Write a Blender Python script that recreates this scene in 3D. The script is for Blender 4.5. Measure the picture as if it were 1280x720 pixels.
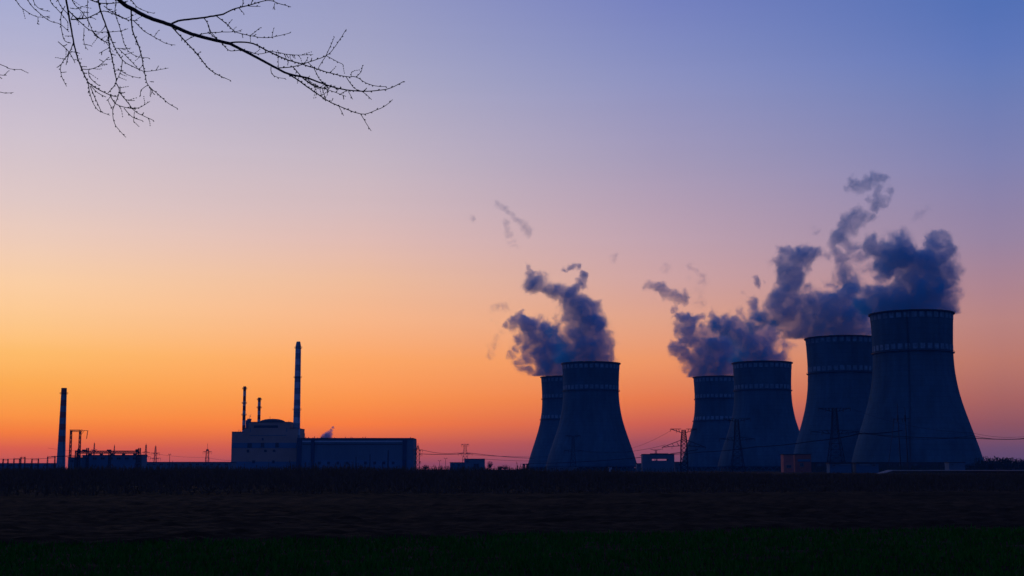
import bpy, math, random
from mathutils import Vector, noise
random.seed(7)
R = math.radians
sc = bpy.context.scene
for o in list(bpy.data.objects): bpy.data.objects.remove(o)

# ------------------------------------------------------------------ camera, sky, exposure
FPX, PITCH, CAMZ = 1707.0, math.atan(227 / 1707.0), 1.8
SP, CP = math.sin(PITCH), math.cos(PITCH)
cd = bpy.data.cameras.new('camera'); cam = bpy.data.objects.new('camera', cd); sc.collection.objects.link(cam)
cd.sensor_width = 36; cd.lens = 36 * FPX / 1280; cd.clip_start = 0.1; cd.clip_end = 60000
cam.location = (0, 0, CAMZ); cam.rotation_euler = (R(90) + PITCH, 0, 0)
sc.camera = cam
sc.view_settings.view_transform = 'Standard'; sc.view_settings.look = 'None'
sc.view_settings.exposure = 0; sc.view_settings.gamma = 1; sc.view_settings.use_curve_mapping = False
sc.render.engine = 'CYCLES'
sc.cycles.use_denoising = True
sc.cycles.max_bounces = 6; sc.cycles.diffuse_bounces = 2; sc.cycles.volume_bounces = 4
sc.cycles.volume_step_rate = 0.3; sc.cycles.volume_max_steps = 512
sc.cycles.sample_clamp_indirect = 4

def at(px, py, Y):
    "world point seen at photo pixel (px,py), Y metres away"
    x = (px - 640) / FPX; y = (360 - py) / FPX; k = Y / (CP - y * SP)
    return Vector((x * k, Y, CAMZ + k * (SP + y * CP)))
def hz(py, Y): return at(640, py, Y).z
def hx(px, Y, py=575): return at(px, py, Y).x
def lin(c): return tuple(((v / 255) / 12.92 if v <= 10 else ((v / 255 + .055) / 1.055) ** 2.4) for v in c)

def sky_world():
    w = bpy.data.worlds.new('World'); sc.world = w; w.use_nodes = True
    nt = w.node_tree; N = nt.nodes; L = nt.links; N.clear()
    def n(t, **k):
        a = N.new(t)
        for q, v in k.items(): setattr(a, q, v)
        return a
    def math_(op, a, b=None, clamp=False):
        m = n('ShaderNodeMath', operation=op, use_clamp=clamp)
        for i, v in enumerate((a, b)):
            if v is None: continue
            if isinstance(v, (int, float)): m.inputs[i].default_value = v
            else: L.new(v, m.inputs[i])
        return m.outputs[0]
    tc = n('ShaderNodeTexCoord'); sep = n('ShaderNodeSeparateXYZ'); L.new(tc.outputs['Generated'], sep.inputs[0])
    el = math_('ARCSINE', sep.outputs['Z'])
    az = math_('ARCTAN2', sep.outputs['X'], sep.outputs['Y'])
    t = math_('MULTIPLY', el, 1 / R(90), True)
    t = math_('POWER', t, 0.5)                               # more room near the horizon
    cols = {
      30: [(0,(166,171,209)),(60,(180,178,207)),(100,(192,184,206)),(170,(207,193,204)),(250,(224,200,196)),(300,(238,204,184)),(350,(250,206,163)),(400,(254,200,138)),(440,(254,188,104)),(480,(252,170,78)),(520,(250,147,64)),(540,(243,124,58)),(560,(216,96,74)),(580,(180,84,88))],
      450: [(0,(151,155,195)),(60,(162,163,196)),(100,(172,170,197)),(200,(197,182,194)),(260,(212,186,188)),(300,(224,187,178)),(350,(238,188,155)),(400,(248,182,134)),(450,(253,167,98)),(500,(251,147,72)),(530,(246,124,60)),(555,(206,94,76)),(580,(150,75,95))],
      830: [(0,(118,130,191)),(60,(131,140,192)),(100,(141,146,192)),(200,(164,154,184)),(300,(192,162,174)),(350,(207,163,160)),(400,(224,162,134)),(450,(236,150,100)),(500,(228,120,74)),(530,(200,94,80)),(555,(148,78,94)),(580,(108,74,106))],
      1250: [(0,(84,113,181)),(60,(95,119,184)),(100,(105,124,182)),(200,(128,130,176)),(300,(152,132,160)),(350,(170,132,145)),(400,(184,131,126)),(450,(185,120,105)),(500,(164,99,95)),(530,(140,85,95)),(560,(104,76,106)),(580,(84,70,108))],
    }
    outs = []
    for px, lst in cols.items():
        r = n('ShaderNodeValToRGB'); cr = r.color_ramp; cr.interpolation = 'LINEAR'
        stops = []
        for py, c in lst:
            d = at(px, py, 1) - Vector((0, 0, CAMZ)); d.normalize()
            T = math.exp(-HAZE * min(3000 / max(.1, d.y), 328 / max(.001, d.z)))   # the air in front takes this share away
            cc = tuple(max(0.0, (v - q * (1 - T)) / T) for v, q in zip(lin(c), (.012, .035, .09)))
            stops.append((max(0, math.asin(d.z) / R(90)) ** .5, cc, 0))
        top = stops[0][1]
        ex = [((33 / 90) ** .5, tuple(.45 * a + .55 * b for a, b in zip(top, (.07, .14, .36)))), ((60 / 90) ** .5, (.02, .07, .24)), (1.0, (.025, .055, .21))]
        full = sorted([(s[0], s[1]) for s in stops] + ex)
        while len(cr.elements) > 1: cr.elements.remove(cr.elements[-1])
        cr.elements[0].position = full[0][0]; cr.elements[0].color = (*full[0][1], 1)
        for p, c in full[1:]:
            e = cr.elements.new(p); e.color = (*c, 1)
        L.new(t, r.inputs[0]); outs.append(r.outputs[0])
    azs = [math.atan2((px - 640) / FPX, 1) for px in cols]
    cur = outs[0]
    for i in range(3):
        f = n('ShaderNodeMapRange'); f.interpolation_type = 'LINEAR'
        L.new(az, f.inputs[0]); f.inputs[1].default_value = azs[i]; f.inputs[2].default_value = azs[i + 1]
        m = n('ShaderNodeMix', data_type='RGBA'); L.new(f.outputs[0], m.inputs[0]); L.new(cur, m.inputs[6]); L.new(outs[i + 1], m.inputs[7]); cur = m.outputs[2]
    # the rest of the dome: dusk blue, away from the glow
    br = n('ShaderNodeValToRGB'); cr = br.color_ramp
    cr.elements[0].position = 0; cr.elements[0].color = (*BACK_LOW, 1)
    cr.elements[1].position = 1; cr.elements[1].color = (.025, .055, .21, 1)
    e = cr.elements.new(.35); e.color = (*BACK_MID, 1)
    L.new(t, br.inputs[0])
    fb = n('ShaderNodeMapRange'); fb.interpolation_type = 'SMOOTHSTEP'
    L.new(math_('ABSOLUTE', math_('ADD', az, R(8))), fb.inputs[0]); fb.inputs[1].default_value = R(29); fb.inputs[2].default_value = R(62)
    m = n('ShaderNodeMix', data_type='RGBA'); L.new(fb.outputs[0], m.inputs[0]); L.new(cur, m.inputs[6]); L.new(br.outputs[0], m.inputs[7]); cur = m.outputs[2]
    # faint uneven horizontal streaks of high cloud low in the glow
    mp = n('ShaderNodeMapping'); mp.inputs['Scale'].default_value = (3, 3, 95); mp.inputs['Rotation'].default_value = (0, R(1.5), 0)
    L.new(tc.outputs['Generated'], mp.inputs[0])
    nz = n('ShaderNodeTexNoise'); nz.inputs['Scale'].default_value = 1.0; nz.inputs['Detail'].default_value = 4; L.new(mp.outputs[0], nz.inputs[0])
    mr = n('ShaderNodeMapRange'); L.new(nz.outputs[0], mr.inputs[0]); mr.inputs[1].default_value = .3; mr.inputs[2].default_value = .7
    mr.inputs[3].default_value = .993; mr.inputs[4].default_value = 1.007
    vm = n('ShaderNodeVectorMath', operation='SCALE'); L.new(cur, vm.inputs[0]); L.new(mr.outputs[0], vm.inputs['Scale'])
    bg = n('ShaderNodeBackground'); L.new(vm.outputs[0], bg.inputs[0]); bg.inputs[1].default_value = SKY_STRENGTH
    o = n('ShaderNodeOutputWorld'); L.new(bg.outputs[0], o.inputs[0])
SKY_STRENGTH = 1.0; HAZE = .00006
BACK_LOW = (.024, .070, .250); BACK_MID = (.034, .086, .310)
sky_world()

# ------------------------------------------------------------------ helpers
class MB:
    def __init__(s): s.v = []; s.f = []; s.m = []
    def add(s, vs, fs, mi=0):
        b = len(s.v); s.v += [tuple(p) for p in vs]
        s.f += [tuple(b + i for i in f) for f in fs]; s.m += [mi] * len(fs); return s
    def box(s, x0, x1, y0, y1, z0, z1, mi=0):
        vs = [(x, y, z) for z in (z0, z1) for (x, y) in ((x0, y0), (x1, y0), (x1, y1), (x0, y1))]
        return s.add(vs, [(0,3,2,1),(4,5,6,7),(0,1,5,4),(1,2,6,5),(2,3,7,6),(3,0,4,7)], mi)
    def bar(s, a, b, w=.3, mi=0, n=4, w2=None):
        a = Vector(a); b = Vector(b); d = (b - a)
        if d.length < 1e-6: return s
        d.normalize(); up = Vector((0, 0, 1)) if abs(d.z) < .95 else Vector((1, 0, 0))
        p = d.cross(up).normalized(); q = d.cross(p).normalized(); w2 = w if w2 is None else w2
        vs = []
        for c, r in ((a, w / 2), (b, w2 / 2)):
            for k in range(n):
                t = 2 * math.pi * (k + .5) / n; vs.append(c + p * r * math.cos(t) + q * r * math.sin(t))
        fs = [(k, (k + 1) % n, n + (k + 1) % n, n + k) for k in range(n)] + [tuple(range(n))[::-1], tuple(range(n, 2 * n))]
        return s.add(vs, fs, mi)
    def tube(s, pts, rad, n=6, mi=0):
        P = [Vector(p) for p in pts]; vs = []; ref = Vector((0, 1, 0.01))
        for i, c in enumerate(P):
            d = (P[min(i + 1, len(P) - 1)] - P[max(i - 1, 0)]).normalized()
            p = d.cross(ref).normalized(); q = d.cross(p).normalized(); r = rad[i]
            for k in range(n):
                t = 2 * math.pi * k / n; vs.append(c + p * r * math.cos(t) + q * r * math.sin(t))
        fs = [(i * n + k, i * n + (k + 1) % n, (i + 1) * n + (k + 1) % n, (i + 1) * n + k) for i in range(len(P) - 1) for k in range(n)]
        fs += [tuple(range(n))[::-1], tuple((len(P) - 1) * n + k for k in range(n))]
        return s.add(vs, fs, mi)
    def lathe(s, prof, n=32, c=(0, 0), mis=None, closed=False):
        vs = [(c[0] + r * math.cos(2 * math.pi * k / n), c[1] + r * math.sin(2 * math.pi * k / n), z) for r, z in prof for k in range(n)]
        m = len(prof); rng = range(m) if closed else range(m - 1)
        for i in rng:
            j = (i + 1) % m
            fs = [(i * n + k, i * n + (k + 1) % n, j * n + (k + 1) % n, j * n + k) for k in range(n)]
            if i == 0: base = len(s.v); s.v += vs
            s.f += [tuple(base + q for q in f) for f in fs]; s.m += [mis[i] if mis else 0] * len(fs)
        return s
    def build(s, name, mats, parent=None, smooth=False, loc=None):
        me = bpy.data.meshes.new(name); me.from_pydata(s.v, [], s.f)
        for m in (mats if isinstance(mats, (list, tuple)) else [mats]): me.materials.append(m)
        me.polygons.foreach_set('material_index', s.m)
        if smooth: me.polygons.foreach_set('use_smooth', [True] * len(s.f))
        me.update()
        o = bpy.data.objects.new(name, me); sc.collection.objects.link(o)
        if parent: o.parent = parent
        if loc: o.location = loc
        return o
def tag(o, label=None, cat=None, group=None, kind=None):
    for k, v in (('label', label), ('category', cat), ('group', group), ('kind', kind)):
        if v: o[k] = v
    return o
def thing(name, label, cat, loc=(0, 0, 0), rz=0, group=None):
    o = bpy.data.objects.new(name, None); sc.collection.objects.link(o); o.location = loc; o.rotation_euler.z = rz
    o.empty_display_size = .5
    return tag(o, label, cat, group)

def mat(name, c, rough=.9, var=.25, scale=.2, c2=None, bump=0, spec=.15, stretch=(1, 1, 1), coord='Object'):
    m = bpy.data.materials.new(name); m.use_nodes = True; nt = m.node_tree; b = nt.nodes['Principled BSDF']
    b.inputs['Roughness'].default_value = rough; b.inputs['Specular IOR Level'].default_value = spec
    tc = nt.nodes.new('ShaderNodeTexCoord'); mp = nt.nodes.new('ShaderNodeMapping'); mp.inputs['Scale'].default_value = stretch
    nt.links.new(tc.outputs[coord], mp.inputs[0])
    nz = nt.nodes.new('ShaderNodeTexNoise'); nz.inputs['Scale'].default_value = scale; nz.inputs['Detail'].default_value = 6; nz.inputs['Roughness'].default_value = .62
    nt.links.new(mp.outputs[0], nz.inputs[0])
    cr = nt.nodes.new('ShaderNodeValToRGB'); nt.links.new(nz.outputs[0], cr.inputs[0])
    c2 = c2 or c
    cr.color_ramp.elements[0].position = .3; cr.color_ramp.elements[0].color = (*[x * (1 - var) for x in c], 1)
    cr.color_ramp.elements[1].position = .7; cr.color_ramp.elements[1].color = (*[min(1, x * (1 + var)) for x in c2], 1)
    nt.links.new(cr.outputs[0], b.inputs['Base Color'])
    if bump:
        bn = nt.nodes.new('ShaderNodeBump'); bn.inputs['Strength'].default_value = 1; bn.inputs['Distance'].default_value = bump
        nt.links.new(nz.outputs[0], bn.inputs['Height']); nt.links.new(bn.outputs[0], b.inputs['Normal'])
    return m
def shell_material():
    m = bpy.data.materials.new('shell_concrete'); m.use_nodes = True; nt = m.node_tree; N = nt.nodes; L = nt.links
    b = N['Principled BSDF']; b.inputs['Roughness'].default_value = .95; b.inputs['Specular IOR Level'].default_value = .1
    tc = N.new('ShaderNodeTexCoord'); gi = N.new('ShaderNodeObjectInfo')
    def nz(scale, st, lo, hi, p0=.3, p1=.7, det=6):
        mp = N.new('ShaderNodeMapping'); mp.inputs['Scale'].default_value = st; L.new(tc.outputs['Object'], mp.inputs[0]); L.new(gi.outputs['Location'], mp.inputs['Location'])
        a = N.new('ShaderNodeTexNoise'); a.inputs['Scale'].default_value = scale; a.inputs['Detail'].default_value = det; a.inputs['Roughness'].default_value = .65; L.new(mp.outputs[0], a.inputs[0])
        r = N.new('ShaderNodeMapRange'); r.inputs[1].default_value = p0; r.inputs[2].default_value = p1; r.inputs[3].default_value = lo; r.inputs[4].default_value = hi; L.new(a.outputs[0], r.inputs[0]); return r.outputs[0]
    def mul(a, b_):
        q = N.new('ShaderNodeMath'); q.operation = 'MULTIPLY'; L.new(a, q.inputs[0]); L.new(b_, q.inputs[1]); return q.outputs[0]
    st = nz(.16, (1, 1, .07), .8, 1.12)            # water streaks running down
    pa = nz(.03, (1, 1, .6), .76, 1.14, .36, .62)  # large weathered patches
    sp = N.new('ShaderNodeSeparateXYZ'); L.new(tc.outputs['Object'], sp.inputs[0])
    w = N.new('ShaderNodeMath'); w.operation = 'PINGPONG'; L.new(sp.outputs['Z'], w.inputs[0]); w.inputs[1].default_value = 2.4
    r = N.new('ShaderNodeMapRange'); r.inputs[1].default_value = 0; r.inputs[2].default_value = .35; r.inputs[3].default_value = .8; r.inputs[4].default_value = 1; L.new(w.outputs[0], r.inputs[0])
    k = mul(mul(st, pa), r.outputs[0])
    v = N.new('ShaderNodeVectorMath'); v.operation = 'SCALE'; v.inputs[0].default_value = (.062, .125, .168); L.new(k, v.inputs['Scale']); L.new(v.outputs[0], b.inputs['Base Color'])
    bn = N.new('ShaderNodeBump'); bn.inputs['Distance'].default_value = .4; L.new(k, bn.inputs['Height']); L.new(bn.outputs[0], b.inputs['Normal'])
    return m
CONC = shell_material()
PALE = mat('pale_marking_paint', (.17, .24, .30), var=.5, scale=.25)
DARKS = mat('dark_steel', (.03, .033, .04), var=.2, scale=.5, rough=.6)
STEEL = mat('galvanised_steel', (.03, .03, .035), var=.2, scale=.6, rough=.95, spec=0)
RED = mat('red_marking_paint', (.30, .06, .05), var=.2, scale=.3)
WHITE = mat('weathered_white_paint', (.5, .5, .55), var=.15, scale=.3)
FADEW = mat('faded_white_bands', (.20, .25, .32), var=.2, scale=.3)
FADER = mat('faded_red_bands', (.34, .09, .08), var=.25, scale=.3)
FADEG = mat('faded_grey_bands', (.24, .26, .31), var=.2, scale=.3)
WARM = mat('warm_render_wall', (.40, .24, .20), var=.15, scale=.06)
BLUEW = mat('blue_painted_panel', (.10, .17, .26), var=.15, scale=.08)
GREYW = mat('grey_blue_cladding', (.12, .165, .21), var=.12, scale=.05, stretch=(1, 1, .3))
PANEL = mat('light_grey_panel', (.13, .17, .22), var=.15, scale=.1)
GLASS = mat('dark_window_glass', (.02, .03, .045), var=.3, scale=.3, rough=.3, spec=.4)
ROOF = mat('roof_felt', (.06, .06, .065), var=.2, scale=.1)
HUT = mat('pale_blue_panel', (.07, .14, .21), var=.15, scale=.1)
DBRICK = mat('dark_reddish_brick', (.34, .10, .08), var=.2, scale=.2)
BRICK = mat('reddish_brick', (.48, .14, .12), var=.18, scale=.2)
BARK = mat('dark_bark', (.06, .032, .028), var=.3, scale=9, bump=.004)
BUD = mat('bud_scales', (.06, .03, .028), var=.3, scale=20)
PORC = mat('insulator_glass', (.05, .045, .04), var=.2, scale=2, rough=.4)
FOLI = mat('dark_evergreen', (.035, .05, .03), var=.35, scale=.1)
REED = mat('dry_reed', (.11, .06, .042), var=.35, scale=.4)
GRASS = mat('winter_crop_blades', (.006, .105, .007), var=.35, scale=1.2)
WIRE = mat('aluminium_wire', (.02, .02, .025), var=.1, scale=1, rough=.9, spec=0)

# ------------------------------------------------------------------ ground
def soil_material():
    m = bpy.data.materials.new('ploughed_soil'); m.use_nodes = True; nt = m.node_tree; L = nt.links; N = nt.nodes
    b = N['Principled BSDF']; b.inputs['Roughness'].default_value = 1; b.inputs['Specular IOR Level'].default_value = 0.05
    tc = N.new('ShaderNodeTexCoord')
    def nz(scale, st, det=6):
        mp = N.new('ShaderNodeMapping'); mp.inputs['Scale'].default_value = st; L.new(tc.outputs['Object'], mp.inputs[0])
        a = N.new('ShaderNodeTexNoise'); a.inputs['Scale'].default_value = scale; a.inputs['Detail'].default_value = det; a.inputs['Roughness'].default_value = .65
        L.new(mp.outputs[0], a.inputs[0]); return a.outputs[0]
    a = nz(.05, (.5, 1.6, 1)); c = nz(2.2, (.6, 1, 1))
    r1 = N.new('ShaderNodeValToRGB'); L.new(a, r1.inputs[0]); e = r1.color_ramp.elements
    e[0].position = .35; e[0].color = (.012, .006, .004, 1); e[1].position = .68; e[1].color = (.042, .022, .013, 1)
    r2 = N.new('ShaderNodeValToRGB'); L.new(c, r2.inputs[0]); e = r2.color_ramp.elements
    e[0].position = .3; e[0].color = (.45, .45, .45, 1); e[1].position = .75; e[1].color = (1.5, 1.45, 1.4, 1)
    mx = N.new('ShaderNodeMix'); mx.data_type = 'RGBA'; mx.blend_type = 'MULTIPLY'; mx.inputs[0].default_value = 1
    L.new(r1.outputs[0], mx.inputs[6]); L.new(r2.outputs[0], mx.inputs[7]); L.new(mx.outputs[2], b.inputs['Base Color'])
    bn = N.new('ShaderNodeBump'); bn.inputs['Distance'].default_value = .12; L.new(c, bn.inputs['Height']); L.new(bn.outputs[0], b.inputs['Normal'])
    return m
SOIL = soil_material()
def edge_y(x):   # where the green crop ends and the ploughed soil begins
    return 38.5 + .36 * x + 1.1 * math.sin(x * .21) + .5 * math.sin(x * .9 + 1)
def ground():
    ys = [-20000, -6000, -1500, -300, -60, -20, 5, 12]; y = 17.0
    while y < 420: ys.append(y); y *= 1.0065 if y < 120 else 1.012
    ys += [500, 650, 900, 1300, 2000, 3200, 6000, 12000, 30000]
    vs = []; fs = []; nx = 240
    for j, y in enumerate(ys):
        for i in range(nx + 1):
            u = i / nx * 2 - 1
            w = max(40, min(abs(y), 400) * .55)
            x = u * w if abs(u) < .93 else math.copysign((w * .93) + ((abs(u) - .93) / .07) ** 4 * 30000, u)
            z = 0
            if 16 < y < 420 and abs(u) < .93:
                f = min(1, (y - 16) / 8) * min(1, (420 - y) / 100)
                furrow = math.sin((y - .28 * x) * 2 * math.pi / (1.1 if y < 90 else 3.7)) * (.05 if y < 90 else .09)
                z = f * (.11 * noise.noise(Vector((x * .5, y * .6, 0))) + .10 * noise.noise(Vector((x * 2.2, y * 2.6, 3))) + furrow + .30 * noise.noise(Vector((x * .03, y * .045, 9))))
                if y < edge_y(x): z *= .45
                z -= .08
            vs.append((x, y, z))
    for j in range(len(ys) - 1):
        for i in range(nx):
            a = j * (nx + 1) + i; fs.append((a, a + 1, a + nx + 2, a + nx + 1))
    m = MB(); m.add(vs, fs); o = m.build('ground', SOIL, smooth=True)
    tag(o, kind='structure')
ground()
def ground_z(x, y):
    w = max(40, min(abs(y), 400) * .55)
    f = min(1, (y - 16) / 8)
    furrow = math.sin((y - .28 * x) * 2 * math.pi / 1.1) * .05
    z = f * (.11 * noise.noise(Vector((x * .5, y * .6, 0))) + .10 * noise.noise(Vector((x * 2.2, y * 2.6, 3))) + furrow + .30 * noise.noise(Vector((x * .03, y * .045, 9))))
    if y < edge_y(x): z *= .45
    return z - .08
def crop():
    m = MB(); rnd = random.Random(3)
    for _ in range(120000):
        y = 17 + 38 * rnd.random() ** 1.3; x = (rnd.random() - .5) * (y * 1.0 + 8)
        if y > edge_y(x) - .8 * rnd.random() ** 2: continue
        if noise.noise(Vector((x * .7, y * 1.6, 5))) < -.22 and rnd.random() < .8: continue
        z = ground_z(x, y); h = rnd.uniform(.07, .19); a = rnd.uniform(0, 6.28); w = rnd.uniform(.012, .022) * (1 + y / 60)
        dx, dy = math.cos(a) * w, math.sin(a) * w; l = rnd.uniform(-.08, .08); l2 = rnd.uniform(-.08, .08)
        m.add([(x - dx, y - dy, z - .01), (x + dx, y + dy, z - .01), (x + l * .4, y + l2 * .4, z + h * .65), (x + l, y + l2, z + h)], [(0, 1, 2), (1, 3, 2)])
    tag(m.build('green_crop', GRASS), 'short green winter crop covering the near strip of the field', 'crop', kind='stuff')
crop()
def reeds():
    m = MB(); rnd = random.Random(5)
    for _ in range(42000):
        y = rnd.uniform(185, 300) if rnd.random() < .75 else 185 - 85 * rnd.random() ** 2; x = rnd.uniform(-.46, .46) * y
        u = x / y / .375                                      # -1 left edge .. 1 right edge of the picture
        base = 2.25 - 1.15 * max(0, min(1, (u + .25) / .8))
        n1 = noise.noise(Vector((x * .09, y * .03, 1))) ; n2 = noise.noise(Vector((x * .6, y * .2, 4)))
        h = base * (1 + .34 * n1 + .34 * n2 + (.5 if noise.noise(Vector((x * .25, 8, 3))) > .42 else 0) * rnd.random()) * rnd.uniform(.45, 1.02)
        if y < 200: h *= .22 + .78 * max(0, (y - 100) / 100) ** 1.5
        if rnd.random() < .03: h *= 1.25
        w = rnd.uniform(.02, .07); l = rnd.gauss(0, .22); a = rnd.uniform(-1, 1)
        p0 = Vector((x, y, -.25)); p1 = Vector((x + l * .35, y + a * .2, h * .6)); p2 = Vector((x + l, y + a * .4, h))
        m.add([p0 + Vector((-w, 0, 0)), p0 + Vector((w, 0, 0)), p1 + Vector((w * .8, .02, 0)), p1 + Vector((-w * .8, -.02, 0)), p2], [(0, 1, 2, 3), (3, 2, 4)])
        if rnd.random() < .35:                                 # seed head
            m.bar(p2 - Vector((l * .1, 0, .3)), p2 + Vector((l * .1, 0, .1)), .13, n=3, w2=.03)
        for _k in range(2):
            z = rnd.uniform(.3, .85) * h; q = p0.lerp(p2, z / h); s = rnd.choice((-1, 1)) * rnd.uniform(.2, .5)
            m.add([q, q + Vector((0, 0, .06)), q + Vector((s, 0, rnd.uniform(.1, .35)))], [(0, 1, 2)])
    tag(m.build('dry_reeds', REED), 'band of tall dry reeds and weeds along the far edge of the field', 'reeds', kind='stuff')
reeds()
# a pale track beyond the field on the right, and a dirt strip
def track():
    rows = []
    for k in range(61):
        px = 1100 + k * 5; Y = 620 + 30 * math.sin(k / 9); x = hx(px, Y); h = 1.6 * min(1, k / 3) + .12 * noise.noise(Vector((x * .05, 0, 2)))
        rows.append([(x, Y - 9, -.1), (x, Y - 1.2, max(0, h - .32)), (x, Y, h), (x, Y + 8, h + .02), (x, Y + 18, -.1)])
    n = len(rows)
    def strip(name, j0, j1, m_):
        m = MB()
        for j in range(j0, j1): m.add([p for r in rows for p in (r[j], r[j + 1])], [(2 * i, 2 * i + 2, 2 * i + 3, 2 * i + 1) for i in range(n - 1)])
        tag(m.build(name, m_), kind='structure')
    strip('embankment', 0, 1, SOIL); strip('road', 1, 3, mat('pale_gravel', (.20, .16, .17), scale=.1, var=.4, stretch=(1, .2, 1))); strip('embankment', 3, 4, SOIL)
track()

# ------------------------------------------------------------------ cooling towers
PROF = [(0.0, 61), (.08, 58.2), (.17, 54.4), (.3, 48.2), (.415, 43), (.5, 39.9), (.6, 37.5), (.67, 36.6), (.76, 36.2), (.9, 36.9), (1.0, 37.7)]
def prof_r(t, kb=1.0):
    t = max(0, min(1, t))
    for i in range(len(PROF) - 1):
        if PROF[i][0] <= t <= PROF[i + 1][0]:
            p = [PROF[max(0, min(len(PROF) - 1, i + d))] for d in (-1, 0, 1, 2)]
            u = (t - p[1][0]) / (p[2][0] - p[1][0]); h = p[2][0] - p[1][0]
            m1 = (p[2][1] - p[0][1]) / max(1e-6, p[2][0] - p[0][0]) * h; m2 = (p[3][1] - p[1][1]) / max(1e-6, p[3][0] - p[1][0]) * h
            r = (2*u**3 - 3*u*u + 1) * p[1][1] + (u**3 - 2*u*u + u) * m1 + (-2*u**3 + 3*u*u) * p[2][1] + (u**3 - u*u) * m2
            return r * (1 + (kb - 1) * max(0, (.7 - t) / .7))
    return PROF[-1][1]
def cooling_tower(px, py_top, Y, label, bands, kb=1.0, nsq=34, ladder=None):
    c = at(px, py_top, Y); H = c.z; X = c.x
    t = thing('cooling_tower', label, 'cooling tower', (X, Y, 0), 0, 'cooling towers of the power station')
    N = 128; zs = [5 + (H - 5) * i / 60 for i in range(61)]
    outer = [(prof_r(z / H, kb), z) for z in zs]; inner = [(r - .9, z) for r, z in reversed(outer)]
    MB().lathe(outer + inner, N, closed=True).build('shell', CONC, t, smooth=True)
    m = MB(); rb, rt = prof_r(0, kb) + .5, prof_r(5 / H, kb) - .4
    for k in range(44):
        a0 = 2 * math.pi * k / 44
        for s in (-1, 1):
            a1 = a0 + s * math.pi / 44
            m.bar((rb * math.cos(a0), rb * math.sin(a0), 0), (rt * math.cos(a1), rt * math.sin(a1), 5.2), 1.0)
    m.lathe([(rb + 2, -.5), (rb + 2, 1.2), (rb - 3, 1.2)], 64)
    m.build('column_ring', CONC, t)
    MB().lathe([(rb - 5, 0), (rt - 4.5, 6.5), (rt - 7, 6.5)], 64).build('fill_pack', DARKS, t)
    rr = prof_r(1, kb)
    MB().lathe([(rr + .05, H - 1.3), (rr + 1.5, H - 1.1), (rr + 1.5, H + .1), (rr - 1.0, H + .3), (rr - 1.0, H - .2)], N).build('rim_walkway', DARKS, t)
    for zb in bands:
        zc = zb * H; hh = 2.5
        m = MB(); vs = []; mi = []; seg = nsq * 4
        for z in (zc - hh, zc + hh):
            for j in range(seg):
                f = (j % 4); a = 2 * math.pi * (j // 4 + (0, .21, .42, .64)[f]) / nsq; r = prof_r(z / H, kb) + .14
                vs.append((r * math.cos(a), r * math.sin(a), z))
        for part in (0, 1):
            m.add(vs if part == 0 else [], [])
            for j in range(seg):
                if (j % 4 == 3) != bool(part): continue
                q = (j + 1) % seg; m.f.append((j, q, seg + q, seg + j)); m.m.append(part)
        m.build('painted_band', [PALE, CONC], t)
        if zb < .95:
            zr = zc - 4.2; r = prof_r(zr / H, kb)
            g = MB().lathe([(r - .1, zr - .5), (r + 1.4, zr - .4), (r + 1.4, zr + .1), (r - .1, zr + .1)], N)
            for k in range(0, 96):
                a = 2 * math.pi * k / 96; p = ((r + 1.3) * math.cos(a), (r + 1.3) * math.sin(a))
                g.bar((*p, zr), (*p, zr + 1.1), .12)
            g.lathe([(r + 1.25, zr + 1.05), (r + 1.38, zr + 1.05), (r + 1.38, zr + 1.2)], N)
            g.build('walkway', DARKS, t)
    if ladder is not None:
        m = MB(); a = R(ladder)
        for off in (-.012, .012):
            pts = [((prof_r(z / H, kb) + .9) * math.cos(a + off), (prof_r(z / H, kb) + .9) * math.sin(a + off), z) for z in [2 + (H - 2) * i / 40 for i in range(41)]]
            m.tube(pts, [.16] * 41, 4)
        for i in range(120):
            z = 2 + (H - 2) * i / 120; r = prof_r(z / H, kb) + .9
            m.bar((r * math.cos(a - .012), r * math.sin(a - .012), z), (r * math.cos(a + .012), r * math.sin(a + .012), z), .12)
        m.build('ladder', DARKS, t)
    return t, Vector((X, Y, H))
T = {}
T['R1'] = cooling_tower(1139, 392.5, 1274, 'nearest and tallest cooling tower, at the far right, wide dark concrete shell', (.972, .775), nsq=34, ladder=-112)[1]
T['R2'] = cooling_tower(1051, 423, 1480, 'cooling tower partly hidden behind the left side of the nearest, tallest tower', (.972, .76), kb=.95, nsq=34)[1]
T['M1'] = cooling_tower(952.5, 453.7, 1763, 'front cooling tower of the middle pair, overlapping the one to its left', (.962, .77), nsq=34)[1]
T['M2'] = cooling_tower(897.5, 471.5, 2110, 'rear cooling tower of the middle pair with three pale painted bands', (.962, .79, .555), nsq=34)[1]
T['L1'] = cooling_tower(738.5, 454.4, 1787, 'front cooling tower of the left pair, two bands of pale squares near its top', (.962, .77), nsq=34)[1]
T['L2'] = cooling_tower(706.5, 471.5, 2135, 'rear cooling tower of the left pair, showing only its left flank', (.962, .79, .57), nsq=34)[1]

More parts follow.
